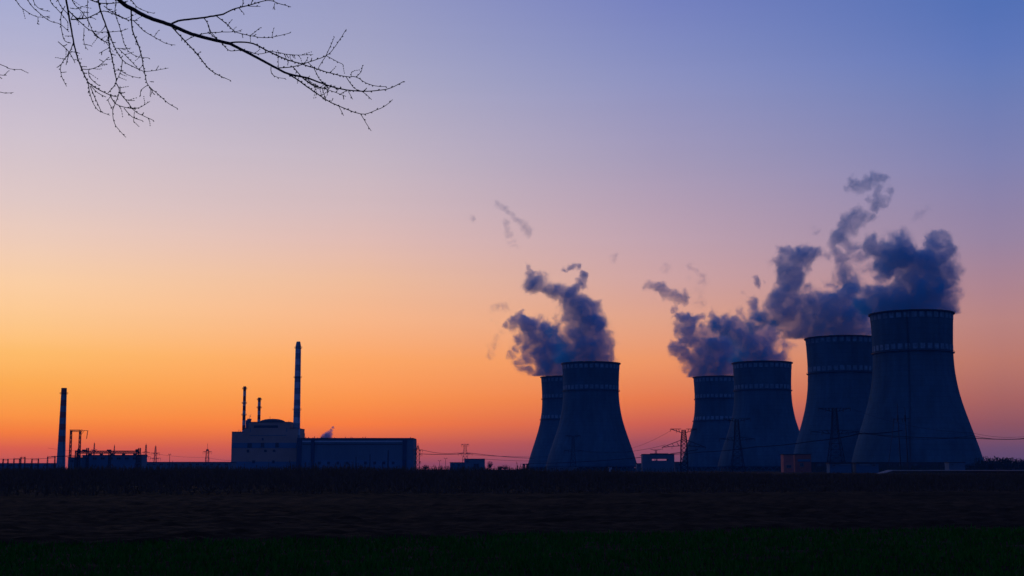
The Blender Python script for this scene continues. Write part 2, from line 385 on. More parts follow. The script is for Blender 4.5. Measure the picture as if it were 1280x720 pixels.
# ------------------------------------------------------------------ chimneys
def chimney(px, py_top, Y, w_top, w_bot, label, nb, frac, py_base=587, rings=(), cap=False, first='bright'):
    c = at(px, py_top, Y); H = c.z; t = thing('chimney', label, 'chimney', (c.x, Y, 0), 0, 'chimneys of the power station')
    s = Y / FPX; rt, rb = w_top * s / 2, w_bot * s / 2
    zs = [0]; mis = []
    z0 = H * (1 - frac)
    zs = [0, z0] + [z0 + (H - z0) * (i + 1) / nb for i in range(nb)]
    mis = [0] + [((i + 1) % 2) for i in range(nb)]
    pr = [(rb + (rt - rb) * (z / H) ** .8, z) for z in zs]
    if cap:
        pr = pr[:-1] + [(rt, H - rt * 2.2), (rt * 1.0, H - rt * 1.6), (rt * .8, H - rt * .6), (rt * .62, H)]; mis = mis[:-1] + [mis[-1]] * 4
    pr += [(pr[-1][0] * .75, H), (pr[-1][0] * .75, H - 8)]; mis += [0, 0]
    MB().lathe(pr, 40, mis=mis).build('shaft', {'bright': [WHITE, RED], 'muted': [FADEW, FADER], 'grey': [WHITE, FADEG]}[first], t, smooth=False)
    for rg in rings:
        z = H * rg; r = rb + (rt - rb) * rg ** .8
        g = MB().lathe([(r, z - .4), (r + 1.3, z - .3), (r + 1.3, z), (r, z + .05)], 32)
        for k in range(20):
            a = 6.2832 * k / 20; g.bar(((r + 1.2) * math.cos(a), (r + 1.2) * math.sin(a), z), ((r + 1.2) * math.cos(a), (r + 1.2) * math.sin(a), z + 1.3), .15)
        g.lathe([(r + 1.12, z + 1.2), (r + 1.28, z + 1.2), (r + 1.28, z + 1.4)], 32)
        g.build('platform', DARKS, t)
    m = MB()
    for i in range(40):
        za, zb = H * i / 40, H * (i + 1) / 40; ra = rb + (rt - rb) * (za / H) ** .8 + .35; rc = rb + (rt - rb) * (zb / H) ** .8 + .35
        m.bar((ra * .7, -ra * .7, za), (rc * .7, -rc * .7, zb), .35)
    m.build('ladder', DARKS, t)
    return t
chimney(80.2, 485, 1450, 6.6, 11, 'tall tapered striped chimney standing alone at the far left', 9, .65, rings=(.93,), first='muted')
chimney(373, 427, 1590, 6.8, 10, 'tallest chimney, between reactor hall and turbine hall', 21, .95, rings=(.95, .72, .47, .2), cap=True, first='grey')
chimney(306, 483, 1612, 3.6, 4.4, 'slim red and white vent stack at the left edge of the reactor hall roof', 9, .52, rings=(.97, .80, .66))
chimney(324.3, 497, 1650, 3.6, 4.2, 'short red and white vent stack rising behind the domed roof', 7, .42, rings=(.97, .86))

# ------------------------------------------------------------------ power station buildings
def rect(m, px0, px1, py0, py1, Y, d=.25, mi=0, ref=None):
    "panel standing proud of a facade at depth Y"
    m.box(hx(px0, Y), hx(px1, Y), Y - d, Y, hz(py1, Y), hz(py0, Y), mi)
def reactor_hall():
    Y = 1580; X = lambda p: hx(p, Y, 550); Z = lambda p: hz(p, Y)
    t = thing('reactor_hall', 'stepped warm grey reactor hall with low domed roof', 'power plant building', (X(330), Y, 0))
    o = X(330)
    def bx(m, p0, p1, y0, y1, z0, z1): m.box(X(p0) - o, X(p1) - o, y0, y1, z0, z1)
    m = MB(); bx(m, 289.6, 371, 0, 62, 0, Z(540)); bx(m, 304.5, 371, 1.5, 58, Z(540) - .01, Z(535.3)); bx(m, 309.5, 361.5, 3, 56, Z(535.3) - .01, Z(527.8))
    m.build('wall', WARM, t)
    m = MB(); bx(m, 289.2, 305, -.4, 62.4, Z(540), Z(539.5)); bx(m, 361.6, 371.3, 1.1, 58.4, Z(535.3), Z(534.7)); bx(m, 304.2, 309.4, 1.1, 58.4, Z(535.3), Z(534.8)); bx(m, 309.2, 361.8, 2.6, 56.4, Z(527.8), Z(527.1))
    m.build('parapet', ROOF, t)
    # dome
    m = MB(); x0, x1 = X(318) - o, X(351) - o; rr = (x1 - x0) / 2; hd = Z(522.3) - Z(527.1)
    m.lathe([(rr * math.cos(a), Z(527.1) + hd * math.sin(a)) for a in [R(90) * i / 12 for i in range(13)]], 40, c=((x0 + x1) / 2, 29))
    m.build('dome', ROOF, t, smooth=True)
    m = MB(); bx(m, 289.8, 304.4, -.25, 0, Z(560), Z(553.5)); bx(m, 304.6, 370.8, -.25, 0, Z(560), Z(553.5)); bx(m, 289.8, 370.8, -.2, 0, 2, Z(577)); m.build('blue_band', BLUEW, t)
    m = MB(); bx(m, 316.5, 346.5, 2.7, 3, Z(534.6), Z(531.6)); m.build('clerestory', GLASS, t)
    m = MB(); bx(m, 312, 313, 1.3, 1.5, Z(544), Z(535)); bx(m, 312, 358, -.3, 0, Z(544.6), Z(543.9)); bx(m, 357.4, 358.4, 1.3, 1.5, Z(544), Z(535)); m.build('trim', GREYW, t)
    for (a, b, c, d) in ((309.5, 315, 554, 559.6), (326.2, 330.5, 553.5, 559.2), (344.3, 348.6, 553.5, 559), (309, 312, 562, 565.5), (330.6, 333.8, 562, 565), (341.4, 344.6, 562, 565), (316, 319.5, 575.6, 579), (340.5, 344, 575.6, 579), (327.5, 329.5, 547.5, 550.5)):
        m = MB(); bx(m, a, b, -.55, -.26, Z(d), Z(c)); m.build('window', GLASS, t)
    m = MB()
    for k in range(14):
        z = Z(541) * (k + 1) / 14.5; bx(m, 288.6, 289.6, 4, 8, z - .25, z)
    bx(m, 288.7, 288.9, 4, 8, 1, Z(541)); m.build('fire_stair', DARKS, t)
    for px, h in ((333, 2.2), (294, 3), (296, 1.6), (357, 2), (366, 1.6), (343, 1.2)):
        zz = Z(522.3) if px in (333,) else Z(527.1) if 310 < px < 361 and px != 343 else Z(539.5) if px < 300 else Z(534.7) if px == 366 else Z(524)
        m = MB(); m.bar((X(px) - o, 20, zz - .3), (X(px) - o, 20, zz + h), .5); m.build('roof_mast', DARKS, t)
    m = MB(); bx(m, 304.8, 310.5, 8, 14, Z(534.8), Z(524.8)); bx(m, 306.6, 311.4, 8, 12, Z(524.8), Z(523)); m.bar((X(308.5) - o, 10, Z(524)), (X(310.8) - o, 10, Z(517.5)), .5); m.bar((X(308) - o, 10, Z(519)), (X(311) - o, 10, Z(520.5)), .4)
    m.build('roof_crane', GREYW, t)
reactor_hall()
def turbine_hall():
    Y = 1560; X = lambda p: hx(p, Y, 560); Z = lambda p: hz(p, Y); o = X(445)
    t = thing('turbine_hall', 'long low blue grey turbine hall to the right of the tallest chimney', 'power plant building', (o, Y, 0))
    def bx(m, p0, p1, y0, y1, z0, z1): m.box(X(p0) - o, X(p1) - o, y0, y1, z0, z1)
    m = MB(); bx(m, 371.5, 516.8, 0, 52, 0, Z(549)); m.build('wall', GREYW, t)
    m = MB(); bx(m, 371.3, 516.4, -.8, 52.5, Z(549), Z(547.4)); m.build('roof', ROOF, t)
    m = MB(); bx(m, 377.5, 503, -.3, 0, Z(552.4), Z(551)); m.build('strip_window', WHITE, t)
    m = MB(); bx(m, 377.5, 503, -.5, 0, Z(555.8), Z(554.6)); m.build('cornice', ROOF, t)
    m = MB(); bx(m, 371.6, 516.7, -.35, 0, .5, Z(575.2)); m.build('plinth', BLUEW, t)
    for a, b in ((371.4, 377), (388.8, 393.2), (503.4, 508.2)):
        m = MB(); bx(m, a, b, -1.2, 0, 0, Z(548.2)); m.build('pilaster', mat('slate_panel', (.04, .06, .10), scale=.1), t)
    rnd = random.Random(9)
    for px in (380, 383.4, 389, 391, 395, 399.5, 401.5, 416, 430, 437, 439, 452, 455, 512):
        m = MB(); h = rnd.uniform(.8, 2.2); x = X(px) - o; z = Z(547.4)
        m.bar((x, 12, z - .2), (x, 12, z + h * .7), .7, n=8); m.bar((x, 12, z + h * .7), (x, 12, z + h), 1.2, n=8, w2=.4); m.build('roof_vent', DARKS, t)
    for k in range(13):
        a = 396 + k * 8.2
        m = MB(); bx(m, a, a + .35, -.35, 0, Z(574.6), Z(556.2)); m.build('panel_rib', PANEL, t)
    for k in range(9):
        a = 398 + k * 11.5
        if 440 < a < 448: continue
        m = MB(); bx(m, a, a + 3.4, -.6, -.36, Z(580.5), Z(577)); m.build('window', GLASS, t)
turbine_hall()
def simple_building(name, label, px0, px1, pytop, Y, depth, wm, roofm=ROOF, windows=(), cat='building', door=None, pybase=None, extra=None):
    X = lambda p: hx(p, Y); Z = lambda p: hz(p, Y); o = X((px0 + px1) / 2)
    t = thing(name, label, cat, (o, Y, 0))
    m = MB(); m.box(X(px0) - o, X(px1) - o, 0, depth, 0, Z(pytop) - .5); m.build('wall', wm, t)
    m = MB(); m.box(X(px0) - o - .4, X(px1) - o + .4, -.4, depth + .4, Z(pytop) - .5, Z(pytop)); m.build('roof', roofm, t)
    for (a, b, c, d, mm) in windows:
        m = MB(); m.box(X(a) - o, X(b) - o, -.3, 0.0, max(.2, Z(d)), Z(c)); w = m.build('window' if mm is GLASS else 'wall_panel', mm, t)
        if mm is GLASS:
            f = MB(); x0, x1, z0, z1 = X(a) - o, X(b) - o, max(.2, Z(d)), Z(c)
            for q in (x0, (x0 + x1) / 2, x1): f.box(q - .12, q + .12, -.42, -.3, z0, z1)
            for q in (z0, z1): f.box(x0, x1, -.45, -.3, q - .12, q + .12)
            f.build('frame', PANEL, w)
    if extra: extra(t, X, Z, o)
    return t
# left yard
def wh_roof(t, X, Z, o):
    for k in range(5):
        m = MB(); x = X(110 + k * 14) - o; m.box(x - 1, x + 1, 4, 7, Z(568.6) - .1, Z(568.6) + 1.2); m.build('roof_vent', DARKS, t)
simple_building('warehouse', 'wide blue panel warehouse under the overhead truss at far left', 103, 172, 568.6, 1150, 30, BLUEW, windows=[(a, a + 5, 571.5, 574.5, GLASS) for a in range(106, 168, 10)], extra=wh_roof, cat='warehouse')
simple_building('shed', 'small dark shed at the left end of the blue warehouse', 85, 102, 571.5, 1140, 18, GREYW, windows=[(88, 92, 574, 578, GLASS)], cat='shed')
simple_building('shed', 'small pale shed at the right end of the blue warehouse', 172.6, 177.4, 568.2, 1160, 14, PANEL, windows=[(174, 176, 572, 575, GLASS)], cat='shed')
simple_building('long_low_building', 'very long low grey building running left from the reactor hall', 178, 289, 577.3, 1300, 24, GREYW, windows=[(a, a + 4, 579.5, 581.5, GLASS) for a in range(182, 286, 9)], cat='low building')
simple_building('long_low_building', 'long low hazy blue building on the horizon left of the lone chimney', -60, 71, 578.8, 1600, 24, BLUEW, windows=[(a, a + 5, 580.5, 582.5, GLASS) for a in range(-55, 68, 11)], cat='low building')
# middle
simple_building('pump_house', 'low blue block attached left of the square pump house with big dark door', 562.5, 580, 577.8, 1400, 20, BLUEW, windows=[(565, 568, 580, 582, GLASS), (572, 575, 580, 582, GLASS)])
simple_building('pump_house', 'square grey pump house with a big dark door, left of the left tower pair', 580.4, 605.6, 573.3, 1390, 24, GREYW, windows=[(592, 598.5, 579.5, 586, GLASS), (583, 586, 576, 578, GLASS)])
# right
def gallery(t, X, Z, o):
    m = MB(); x0, x1 = X(803.5) - o, X(843) - o
    zt, zb = Z(568.6), Z(575.8)
    m.box(x0, x1, 0, 16, zt, Z(567.4)); m.box(X(814) - o, X(836) - o, 3, 10, Z(567.4), Z(566.6)); m.build('roof', ROOF, t)
    m = MB(); m.box(x0, X(815) - o, 0, 16, zb, zt); m.box(X(835.5) - o, x1, 0, 16, zb, zt); m.box(X(815) - o, X(835.5) - o, 0, 16, Z(573.6), zt); m.build('upper_wall', GREYW, t)
    m = MB(); m.bar((X(822) - o, 8, zb), (X(822) - o, 8, Z(573.6)), .6); m.build('post', DARKS, t)
def gatehouse():
    Y = 1250; X = lambda p: hx(p, Y); Z = lambda p: hz(p, Y); o = X(823)
    t = thing('open_gallery_building', 'dark building with a long open slot under its roof, between left and middle tower pairs', 'building', (o, Y, 0))
    m = MB(); m.box(X(803.5) - o, X(843) - o, 0, 16, 0, Z(575.8)); m.build('wall', GREYW, t); gallery(t, X, Z, o)
    m = MB(); m.box(X(803) - o, X(808) - o, -.5, 0, .3, Z(570.5)); m.build('light_panel', PANEL, t)
gatehouse()
simple_building('annex', 'low annex against the right side of the dark slotted building', 843.6, 860, 577.2, 1262, 12, GREYW, windows=[(848, 852, 579.5, 582, GLASS)], cat='annex')
simple_building('shed', 'low stepped shed at the foot of the left pair, left of the slotted building', 796, 803, 579, 1300, 12, GREYW, windows=[(798, 800, 581, 583, GLASS)], cat='shed')
simple_building('brick_house', 'small upright reddish block house in front of the middle tower pair', 979.4, 992, 567.6, 900, 9, BRICK, windows=[(983, 988.5, 581.5, 584.5, GLASS)], cat='building')
simple_building('brick_house', 'low reddish block with blue band, right of the upright reddish block house', 993.4, 1014, 567.2, 980, 14, DBRICK, windows=[(997, 1013, 574, 577, HUT), (1000, 1004, 579, 583, GLASS)], cat='building')
simple_building('site_hut', 'pale blue hut left of its longer twin below the right tower pair', 1037, 1064, 578.7, 760, 8, HUT, windows=[(1040, 1044, 580.5, 583, GLASS), (1050, 1062, 579.3, 581.5, PANEL)], cat='hut')
simple_building('site_hut', 'longer pale blue hut with light panels below the right tower pair', 1070, 1098, 578.5, 760, 8, HUT, windows=[(1074, 1087, 579.2, 582, PANEL), (1090, 1094, 580, 583, GLASS)], cat='hut')
simple_building('site_hut', 'small pale hut at the foot of the nearest tower, before the wood', 1186, 1206, 577.6, 900, 9, PANEL, windows=[(1189, 1191, 579.5, 581.5, GLASS), (1197, 1204, 579, 580.5, BLUEW)], cat='hut')
simple_building('site_hut', 'tiny pale hut near the foot of the left pair', 761, 764.5, 583, 1000, 5, WHITE, windows=[(762, 763, 584, 585.5, GLASS)], cat='hut')
simple_building('long_shed', 'long pale roofed shed low across the foot of the left tower pair', 684, 722, 583.6, 1000, 10, GREYW, roofm=PANEL, windows=[(688, 692, 585, 586.3, GLASS), (700, 704, 585, 586.3, GLASS)], cat='shed')
simple_building('long_shed', 'dark flat shed reaching from the huts towards the nearest tower', 1000, 1180, 577.6, 1120, 14, ROOF, windows=[(a, a + 4, 580, 582, GLASS) for a in (1008, 1022, 1110, 1124, 1142)], cat='shed')
for px, lb in ((655, 'left one of two stubby flues left of the left towers'), (659.3, 'right one of two stubby flues left of the left towers')):
    Y = 1300; t = thing('flue', lb, 'flue', (hx(px, Y), Y, 0), 0, 'stubby flues'); s = Y / FPX
    MB().lathe([(1.2, 0), (1.0, hz(581, Y)), (1.5, hz(581, Y)), (1.5, hz(579.6, Y)), (.6, hz(579.6, Y))], 12).build('pipe', DARKS, t)

# ------------------------------------------------------------------ lattice pylons
def lattice(m, p0, p1, w0, w1, n, th=.35, d0=None, d1=None):
    "four legged lattice mast from p0 to p1"
    p0 = Vector(p0); p1 = Vector(p1); d0 = d0 or w0; d1 = d1 or w1
    def ring(t):
        c = p0.lerp(p1, t); w = (w0 + (w1 - w0) * t) / 2; d = (d0 + (d1 - d0) * t) / 2
        return [c + Vector((sx * w, sy * d, 0)) for sx, sy in ((-1, -1), (1, -1), (1, 1), (-1, 1))]
    prev = ring(0)
    for i in range(n):
        cur = ring((i + 1) / n)
        for k in range(4):
            m.bar(prev[k], cur[k], th); j = (k + 1) % 4
            m.bar(prev[k], cur[j], th * .6); m.bar(prev[j], cur[k], th * .6); m.bar(cur[k], cur[j], th * .6)
        prev = cur
def arm(m, z, half, h, th, droop=0, base=1.5):
    for s in (-1, 1):
        tip = Vector((s * half, 0, z - droop))
        for yy in (-.6, .6):
            m.bar((s * base, yy, z), tip, th); m.bar((s * base, yy, z - h), tip, th)
            for k in range(1, 4):
                a = Vector((s * base, yy, z)).lerp(tip, k / 4); b = Vector((s * base, yy, z - h)).lerp(tip, (k - .5) / 4); m.bar(a, b, th * .7)
def pylon(px, Y, py_top, label, arms, bw, ww, py_waist, tw, th=.4, name='lattice_pylon', ins=True, peak=None, n1=5, n2=4, rz=0):
    s = Y / FPX; Z = lambda p: hz(p, Y)
    t = thing(name, label, 'electricity pylon', (hx(px, Y), Y, 0), rz, 'lattice electricity pylons')
    m = MB(); lattice(m, (0, 0, 0), (0, 0, Z(py_waist)), bw * s, ww * s, n1, th); lattice(m, (0, 0, Z(py_waist)), (0, 0, Z(py_top)), ww * s, tw * s, n2, th)
    if peak: m.bar((0, 0, Z(py_top)), (0, 0, Z(peak)), th * 1.2)
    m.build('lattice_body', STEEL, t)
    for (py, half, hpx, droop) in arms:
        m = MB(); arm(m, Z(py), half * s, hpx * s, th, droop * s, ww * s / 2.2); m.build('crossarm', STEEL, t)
        if ins:
            for q in (-1, -.55, .55, 1):
                g = MB(); zt = Z(py) - droop * s * abs(q) - (0 if abs(q) == 1 else hpx * s * .4)
                g.bar((q * half * s, 0, zt), (q * half * s, 0, zt - 3.2 * max(.5, s)), .32, n=6); g.build('insulator', PORC, t)
    return t
pylon(117.2, 2100, 554, 'tiny pylon standing beyond the blue warehouse, just right of the portal gantry', [(562, 4, 1.2, 0)], 3, 1.4, 564, .8, peak=552.5, ins=False)
pylon(142.4, 2200, 557, 'tiny thin pylon beyond the middle of the blue warehouse', [(563.5, 3.4, 1, 0)], 3, 1.2, 565, .6, peak=555.5, ins=False)
pylon(182, 1750, 556, 'pylon right beside the pale shed, left one of two close together', [(564.5, 5, 1.3, 1), (570, 6, 1.2, 1)], 4.2, 1.8, 566, 1.2, peak=554)
pylon(194, 1750, 558, 'pylon beyond the long low building, right one of two close together', [(566, 5.2, 1.3, 0), (572.5, 6.5, 1.2, 0)], 4.6, 1.8, 567, 1.2, peak=556.4)
pylon(259, 1800, 561.5, 'lone pylon with pointed top just left of the reactor hall', [(564, 5.4, 1.3, .5), (572.5, 2.5, .8, 0)], 4.6, 2.8, 564, 2.2, peak=554.5)
pylon(522.3, 1300, 557, 'narrow pylon right against the right end of the turbine hall', [(562.2, 5.6, 1.4, 0), (567.2, 5, 1.4, 0), (577, 3.6, 1.2, 0)], 4.8, 3.4, 562, 1.4, peak=554)
pylon(581.4, 1600, 555, 'wasp waisted pylon behind the square pump house', [(555.2, 4.5, 1.2, 0), (565.5, 8.6, 2, 1)], 9, 4.5, 566, 2.2)
pylon(855.2, 1130, 537.5, 'large pylon left of the middle tower pair, silhouetted on red sky', [(536.2, 16.5, 4.5, 0), (550, 27, 7, 9)], 9, 7, 552, 4.2, th=.62, n1=7, n2=5)
pylon(820, 1900, 562, 'small pylon with a flat top arm behind the slotted building', [(561.6, 7, 1.6, 0)], 4, 2.6, 570, 1.6, ins=False)
pylon(922, 1000, 524, 'tall pylon standing in front of the middle tower pair', [(523.4, 17, 3.2, 0), (546.5, 22, 4, 2)], 16, 6.5, 548, 4, th=.4, n1=6)
pylon(1045, 820, 510, 'tallest lattice pylon, in front of the two right hand towers', [(510.2, 20, 4, 0), (537.5, 30, 5, 2)], 22, 8, 540, 5, th=.34, n1=7, n2=6)
pylon(716.5, 1350, 545, 'faint pylon standing in front of the left pair of towers', [(544.4, 9, 2, 0), (562, 11, 2.4, 1)], 8, 3.6, 563, 2.4, th=.4)
# portal gantry near the lone chimney
def portal():
    Y = 1180; s = Y / FPX; Z = lambda p: hz(p, Y); o = hx(96, Y)
    t = thing('portal_gantry', 'two legged lattice portal gantry right of the lone chimney', 'gantry', (o, Y, 0))
    for px in (87.4, 98.8):
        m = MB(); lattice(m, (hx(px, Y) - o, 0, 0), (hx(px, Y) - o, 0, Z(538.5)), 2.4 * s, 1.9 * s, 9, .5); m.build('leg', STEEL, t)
    m = MB()
    for yy in (-1, 1):
        m.bar((hx(85.8, Y) - o, yy, Z(537.5)), (hx(101, Y) - o, yy, Z(537.5)), .7); m.bar((hx(86.5, Y) - o, yy, Z(539.6)), (hx(100, Y) - o, yy, Z(539.6)), .4)
        for k in range(8): m.bar((hx(86.5 + 1.8 * k, Y) - o, yy, Z(537.5)), (hx(87.4 + 1.8 * k, Y) - o, yy, Z(539.6)), .3)
    m.build('crossbeam', STEEL, t)
    m = MB(); m.bar((hx(100, Y) - o, 0, Z(537.6)), (hx(109, Y) - o, 0, Z(538.5)), .5); m.bar((hx(99.5, Y) - o, 0, Z(544)), (hx(104, Y) - o, 0, Z(538.2)), .4); m.bar((hx(99.5, Y) - o, 0, Z(541)), (hx(102, Y) - o, 0, Z(538.2)), .35)
    m.build('bracket_arm', STEEL, t)
    for px, dy in ((108.8, 10), (88, 11)):
        m = MB(); m.bar((hx(px, Y) - o, -1.5, Z(538.6)), (hx(px - 1, Y) - o, -1.5, Z(538.6 + dy)), .6, n=6); m.build('insulator', PORC, t)
portal()
def truss_bridge():
    Y = 1120; s = Y / FPX; Z = lambda p: hz(p, Y); X = lambda p: hx(p, Y); o = X(134)
    t = thing('overhead_truss', 'long overhead lattice truss on posts above the blue warehouse', 'gantry', (o, Y, 0))
    m = MB(); zt, zb = Z(563.6), Z(566.8)
    for yy in (-1.5, 1.5):
        m.bar((X(95) - o, yy, zt), (X(175) - o, yy, zt), .6); m.bar((X(95) - o, yy, zb), (X(175) - o, yy, zb), .6)
        for k in range(40):
            a = X(95 + 2 * k) - o; b = X(96 + 2 * k) - o; c = X(97 + 2 * k) - o; m.bar((a, yy, zb), (b, yy, zt), .35); m.bar((b, yy, zt), (c, yy, zb), .35)
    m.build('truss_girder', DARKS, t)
    for px, top in ((95, 563), (98.6, 560.5), (109, 560), (137, 563.6), (171.5, 561.5), (174, 560)):
        m = MB(); lattice(m, (X(px) - o, 0, 0), (X(px) - o, 0, Z(top)), 1.6, 1.6, 8, .4); m.build('post', DARKS, t)
    for a, b, c, d in ((103, 107.5, 562, 564.5), (134, 138, 562, 564), (169.5, 172.5, 561.8, 565.5), (97, 99.5, 561.5, 565)):
        m = MB(); m.box(X(a) - o, X(b) - o, -2, 2, Z(d), Z(c)); m.build('machine_house', DARKS, t)
    m = MB(); m.box(X(92) - o, X(102) - o, -1.8, 1.8, Z(570.6), Z(569.6)); m.bar((X(64) - o, 0, Z(570.7)), (X(95) - o, 0, Z(569.8)), .8); m.build('pipe', DARKS, t)
truss_bridge()
# switchyard gantries at the far left
for i, (px, top, w, lb) in enumerate(((7, 574, 6, 'leftmost low switchyard gantry on the left horizon'), (21, 573.4, 7, 'low switchyard gantry second from the left edge'), (28.6, 571.5, 5, 'switchyard gantry on the left horizon, third from the left edge'), (44, 573.8, 8, 'wide low switchyard gantry halfway to the lone chimney'), (64, 571, 9, 'switchyard gantry just left of the lone chimney'))):
    Y = 1380 + 40 * (i % 3); s = Y / FPX; o = hx(px, Y); t = thing('switchyard_gantry', lb, 'gantry', (o, Y, 0), 0, 'switchyard gantries')
    for q in (-.5, .5):
        m = MB(); lattice(m, (q * w * s, 0, 0), (q * w * s, 0, hz(top, Y)), 1.4, .8, 6, .3); m.build('leg', STEEL, t)
        m = MB(); m.bar((q * w * s, 0, hz(top, Y)), (q * w * s, 0, hz(top - 2.2, Y)), .3, w2=.1); m.build('lightning_rod', STEEL, t)
    m = MB(); m.bar((-.5 * w * s, 0, hz(top, Y)), (.5 * w * s, 0, hz(top, Y)), .7); m.bar((-.5 * w * s, 0, hz(top + 1.3, Y)), (.5 * w * s, 0, hz(top + 1.3, Y)), .4)
    m.build('crossbeam', STEEL, t)
def mast(px, top, Y, label, w=.5, head=0, name='lamp_mast', cat='mast'):
    t = thing(name, label, cat, (hx(px, Y), Y, 0), 0, 'slim masts on the site'); Z = hz(top, Y)
    MB().bar((0, 0, 0), (0, 0, Z), w * 1.3, n=8, w2=w * .7).build('pole', DARKS, t)
    if head:
        for s in (-1, 1):
            m = MB(); m.bar((0, 0, Z - .2), (s * head, 0, Z + .1), .22); m.box(min(s * head, s * head * .5), max(s * head, s * head * .5), -.4, .4, Z - .2, Z + .5); m.build('lamp_head', DARKS, t)
mast(212, 568, 1250, 'thin mast between the close pair of pylons and the lone pylon', head=1.1)
mast(216, 576, 1250, 'very short post beside the thin mast above the long low building')
mast(549.5, 576, 1500, 'shorter of two floodlight masts right of the turbine hall', head=1.6)
mast(557, 573, 1500, 'taller of two floodlight masts right of the turbine hall', head=1.8)
mast(445, 571, 1300, 'leftmost slim mast in front of the turbine hall wall', w=.8)
mast(462.5, 567.5, 1300, 'middle slim mast in front of the turbine hall wall', w=.7)
mast(485, 563, 1300, 'tallest slim mast in front of the turbine hall wall', w=1.1)
mast(478, 578, 1250, 'shortest slim mast in front of the turbine hall wall', w=.7)
def hframe():
    Y = 780; X = lambda p, q: at(p, q, Y).x; Z = lambda p: hz(p, Y); o = X(1128, 575)
    t = thing('pole_structure', 'pair of tall guyed poles with a crossbar in front of the nearest tower', 'electricity pylon', (o, Y, 0))
    for (a, b, c, d) in ((1121.4, 504, 1126, 583), (1131, 509, 1135, 583)):
        m = MB(); m.bar((X(c, d) - o, 0, 0), (X(a, b) - o, 0, Z(b)), .75, n=8, w2=.3); m.bar((X((a + c) / 2 - 1.4, 530) - o, 0, Z(527)), (X((a + c) / 2 - 1.6, 520) - o, 0, Z(519)), .9, n=8); m.build('pole', DARKS, t)
    m = MB(); m.bar((X(1116, 523) - o, 0, Z(524)), (X(1137, 523) - o, 0, Z(523.3)), .4); m.build('crossbar', DARKS, t)
    m = MB(); m.bar((X(1117, 500) - o, 0, Z(523)), (X(1112, 567) - o, 6, 0), .3); m.bar((X(1135, 523) - o, 0, Z(523)), (X(1143, 580) - o, 6, 0), .15); m.build('guy_wire', DARKS, t)
    for px in (1117, 1128, 1136.5):
        m = MB(); m.bar((X(px, 524) - o, 0, Z(524)), (X(px, 527) - o, 0, Z(528)), .3, n=6); m.build('insulator', PORC, t)
hframe()
# ------------------------------------------------------------------ power lines
def line(pts, label, r=.14, sag=1.0):
    m = MB(); P = []
    for a, b in zip(pts[:-1], pts[1:]):
        A = at(*a); B = at(*b)
        for i in range(17 if b is pts[-1] else 16):
            u = i / 16; p = A.lerp(B, u); p.z -= sag * 4 * u * (1 - u); P.append(p)
    m.tube(P, [r] * len(P), 4)
    tag(m.build('power_line', WIRE), label, 'power line', 'overhead power lines')
line([(800, 569.5, 1500), (879, 565, 1130), (945, 558.5, 1000), (1015, 551.5, 850), (1075, 542, 820), (1128, 538, 800)], 'thick low power line crossing in front of the middle tower pair', .24, .6)
line([(660, 579, 1700), (720, 577.5, 1500), (798, 572, 1400), (872, 562, 1130)], 'power line low across the foot of the left tower pair', .28, .5)
line([(524, 567.2, 1300), (590, 566.5, 1600), (668, 573, 1900)], 'lower power line between the turbine hall and the left towers', .26, 1)
line([(527, 562.2, 1300), (573, 566, 1600)], 'short power line from the narrow pylon to the wasp waisted pylon', .2, 2)
line([(574, 566.5, 1600), (640, 570.5, 1700), (700, 570, 1900)], 'upper power line between the pump house and the left towers', .16, 1)
line([(605, 573.8, 1500), (690, 576, 1800)], 'lowest power line left of the left tower pair', .16, 1)
line([(727, 564, 1350), (839, 538, 1130)], 'power line climbing to the top arm of the large silhouetted pylon', .08, 8)
line([(727, 563, 1350), (832, 556, 1130)], 'power line from the faint pylon to the drooping arm of the silhouetted pylon', .12, 4)
line([(1075, 539.5, 820), (1215, 544.5, 720), (1330, 537, 600)], 'uppermost power line reaching the right edge of the photo', .10, 3)
line([(1070, 541, 820), (1215, 547.5, 720), (1330, 545, 600)], 'thicker lower power line reaching the right edge of the photo', .16, 1)
line([(1065, 511, 820), (1215, 541, 720), (1330, 536, 600)], 'high thin power line from the tallest pylon to the right edge', .06, 3)
line([(188, 566, 1750), (258, 571.5, 1800), (300, 575, 1900)], 'thin power line from the close pair of pylons to the lone pylon', .12, 2)
line([(60, 560, 1700), (117, 563, 2100), (142, 565, 2200)], 'thin power line behind the portal gantry at far left', .12, 2)
line([(-40, 573, 1400), (30, 573.5, 1420), (70, 572, 1380)], 'low power line across the switchyard gantries at far left', .18, .5)

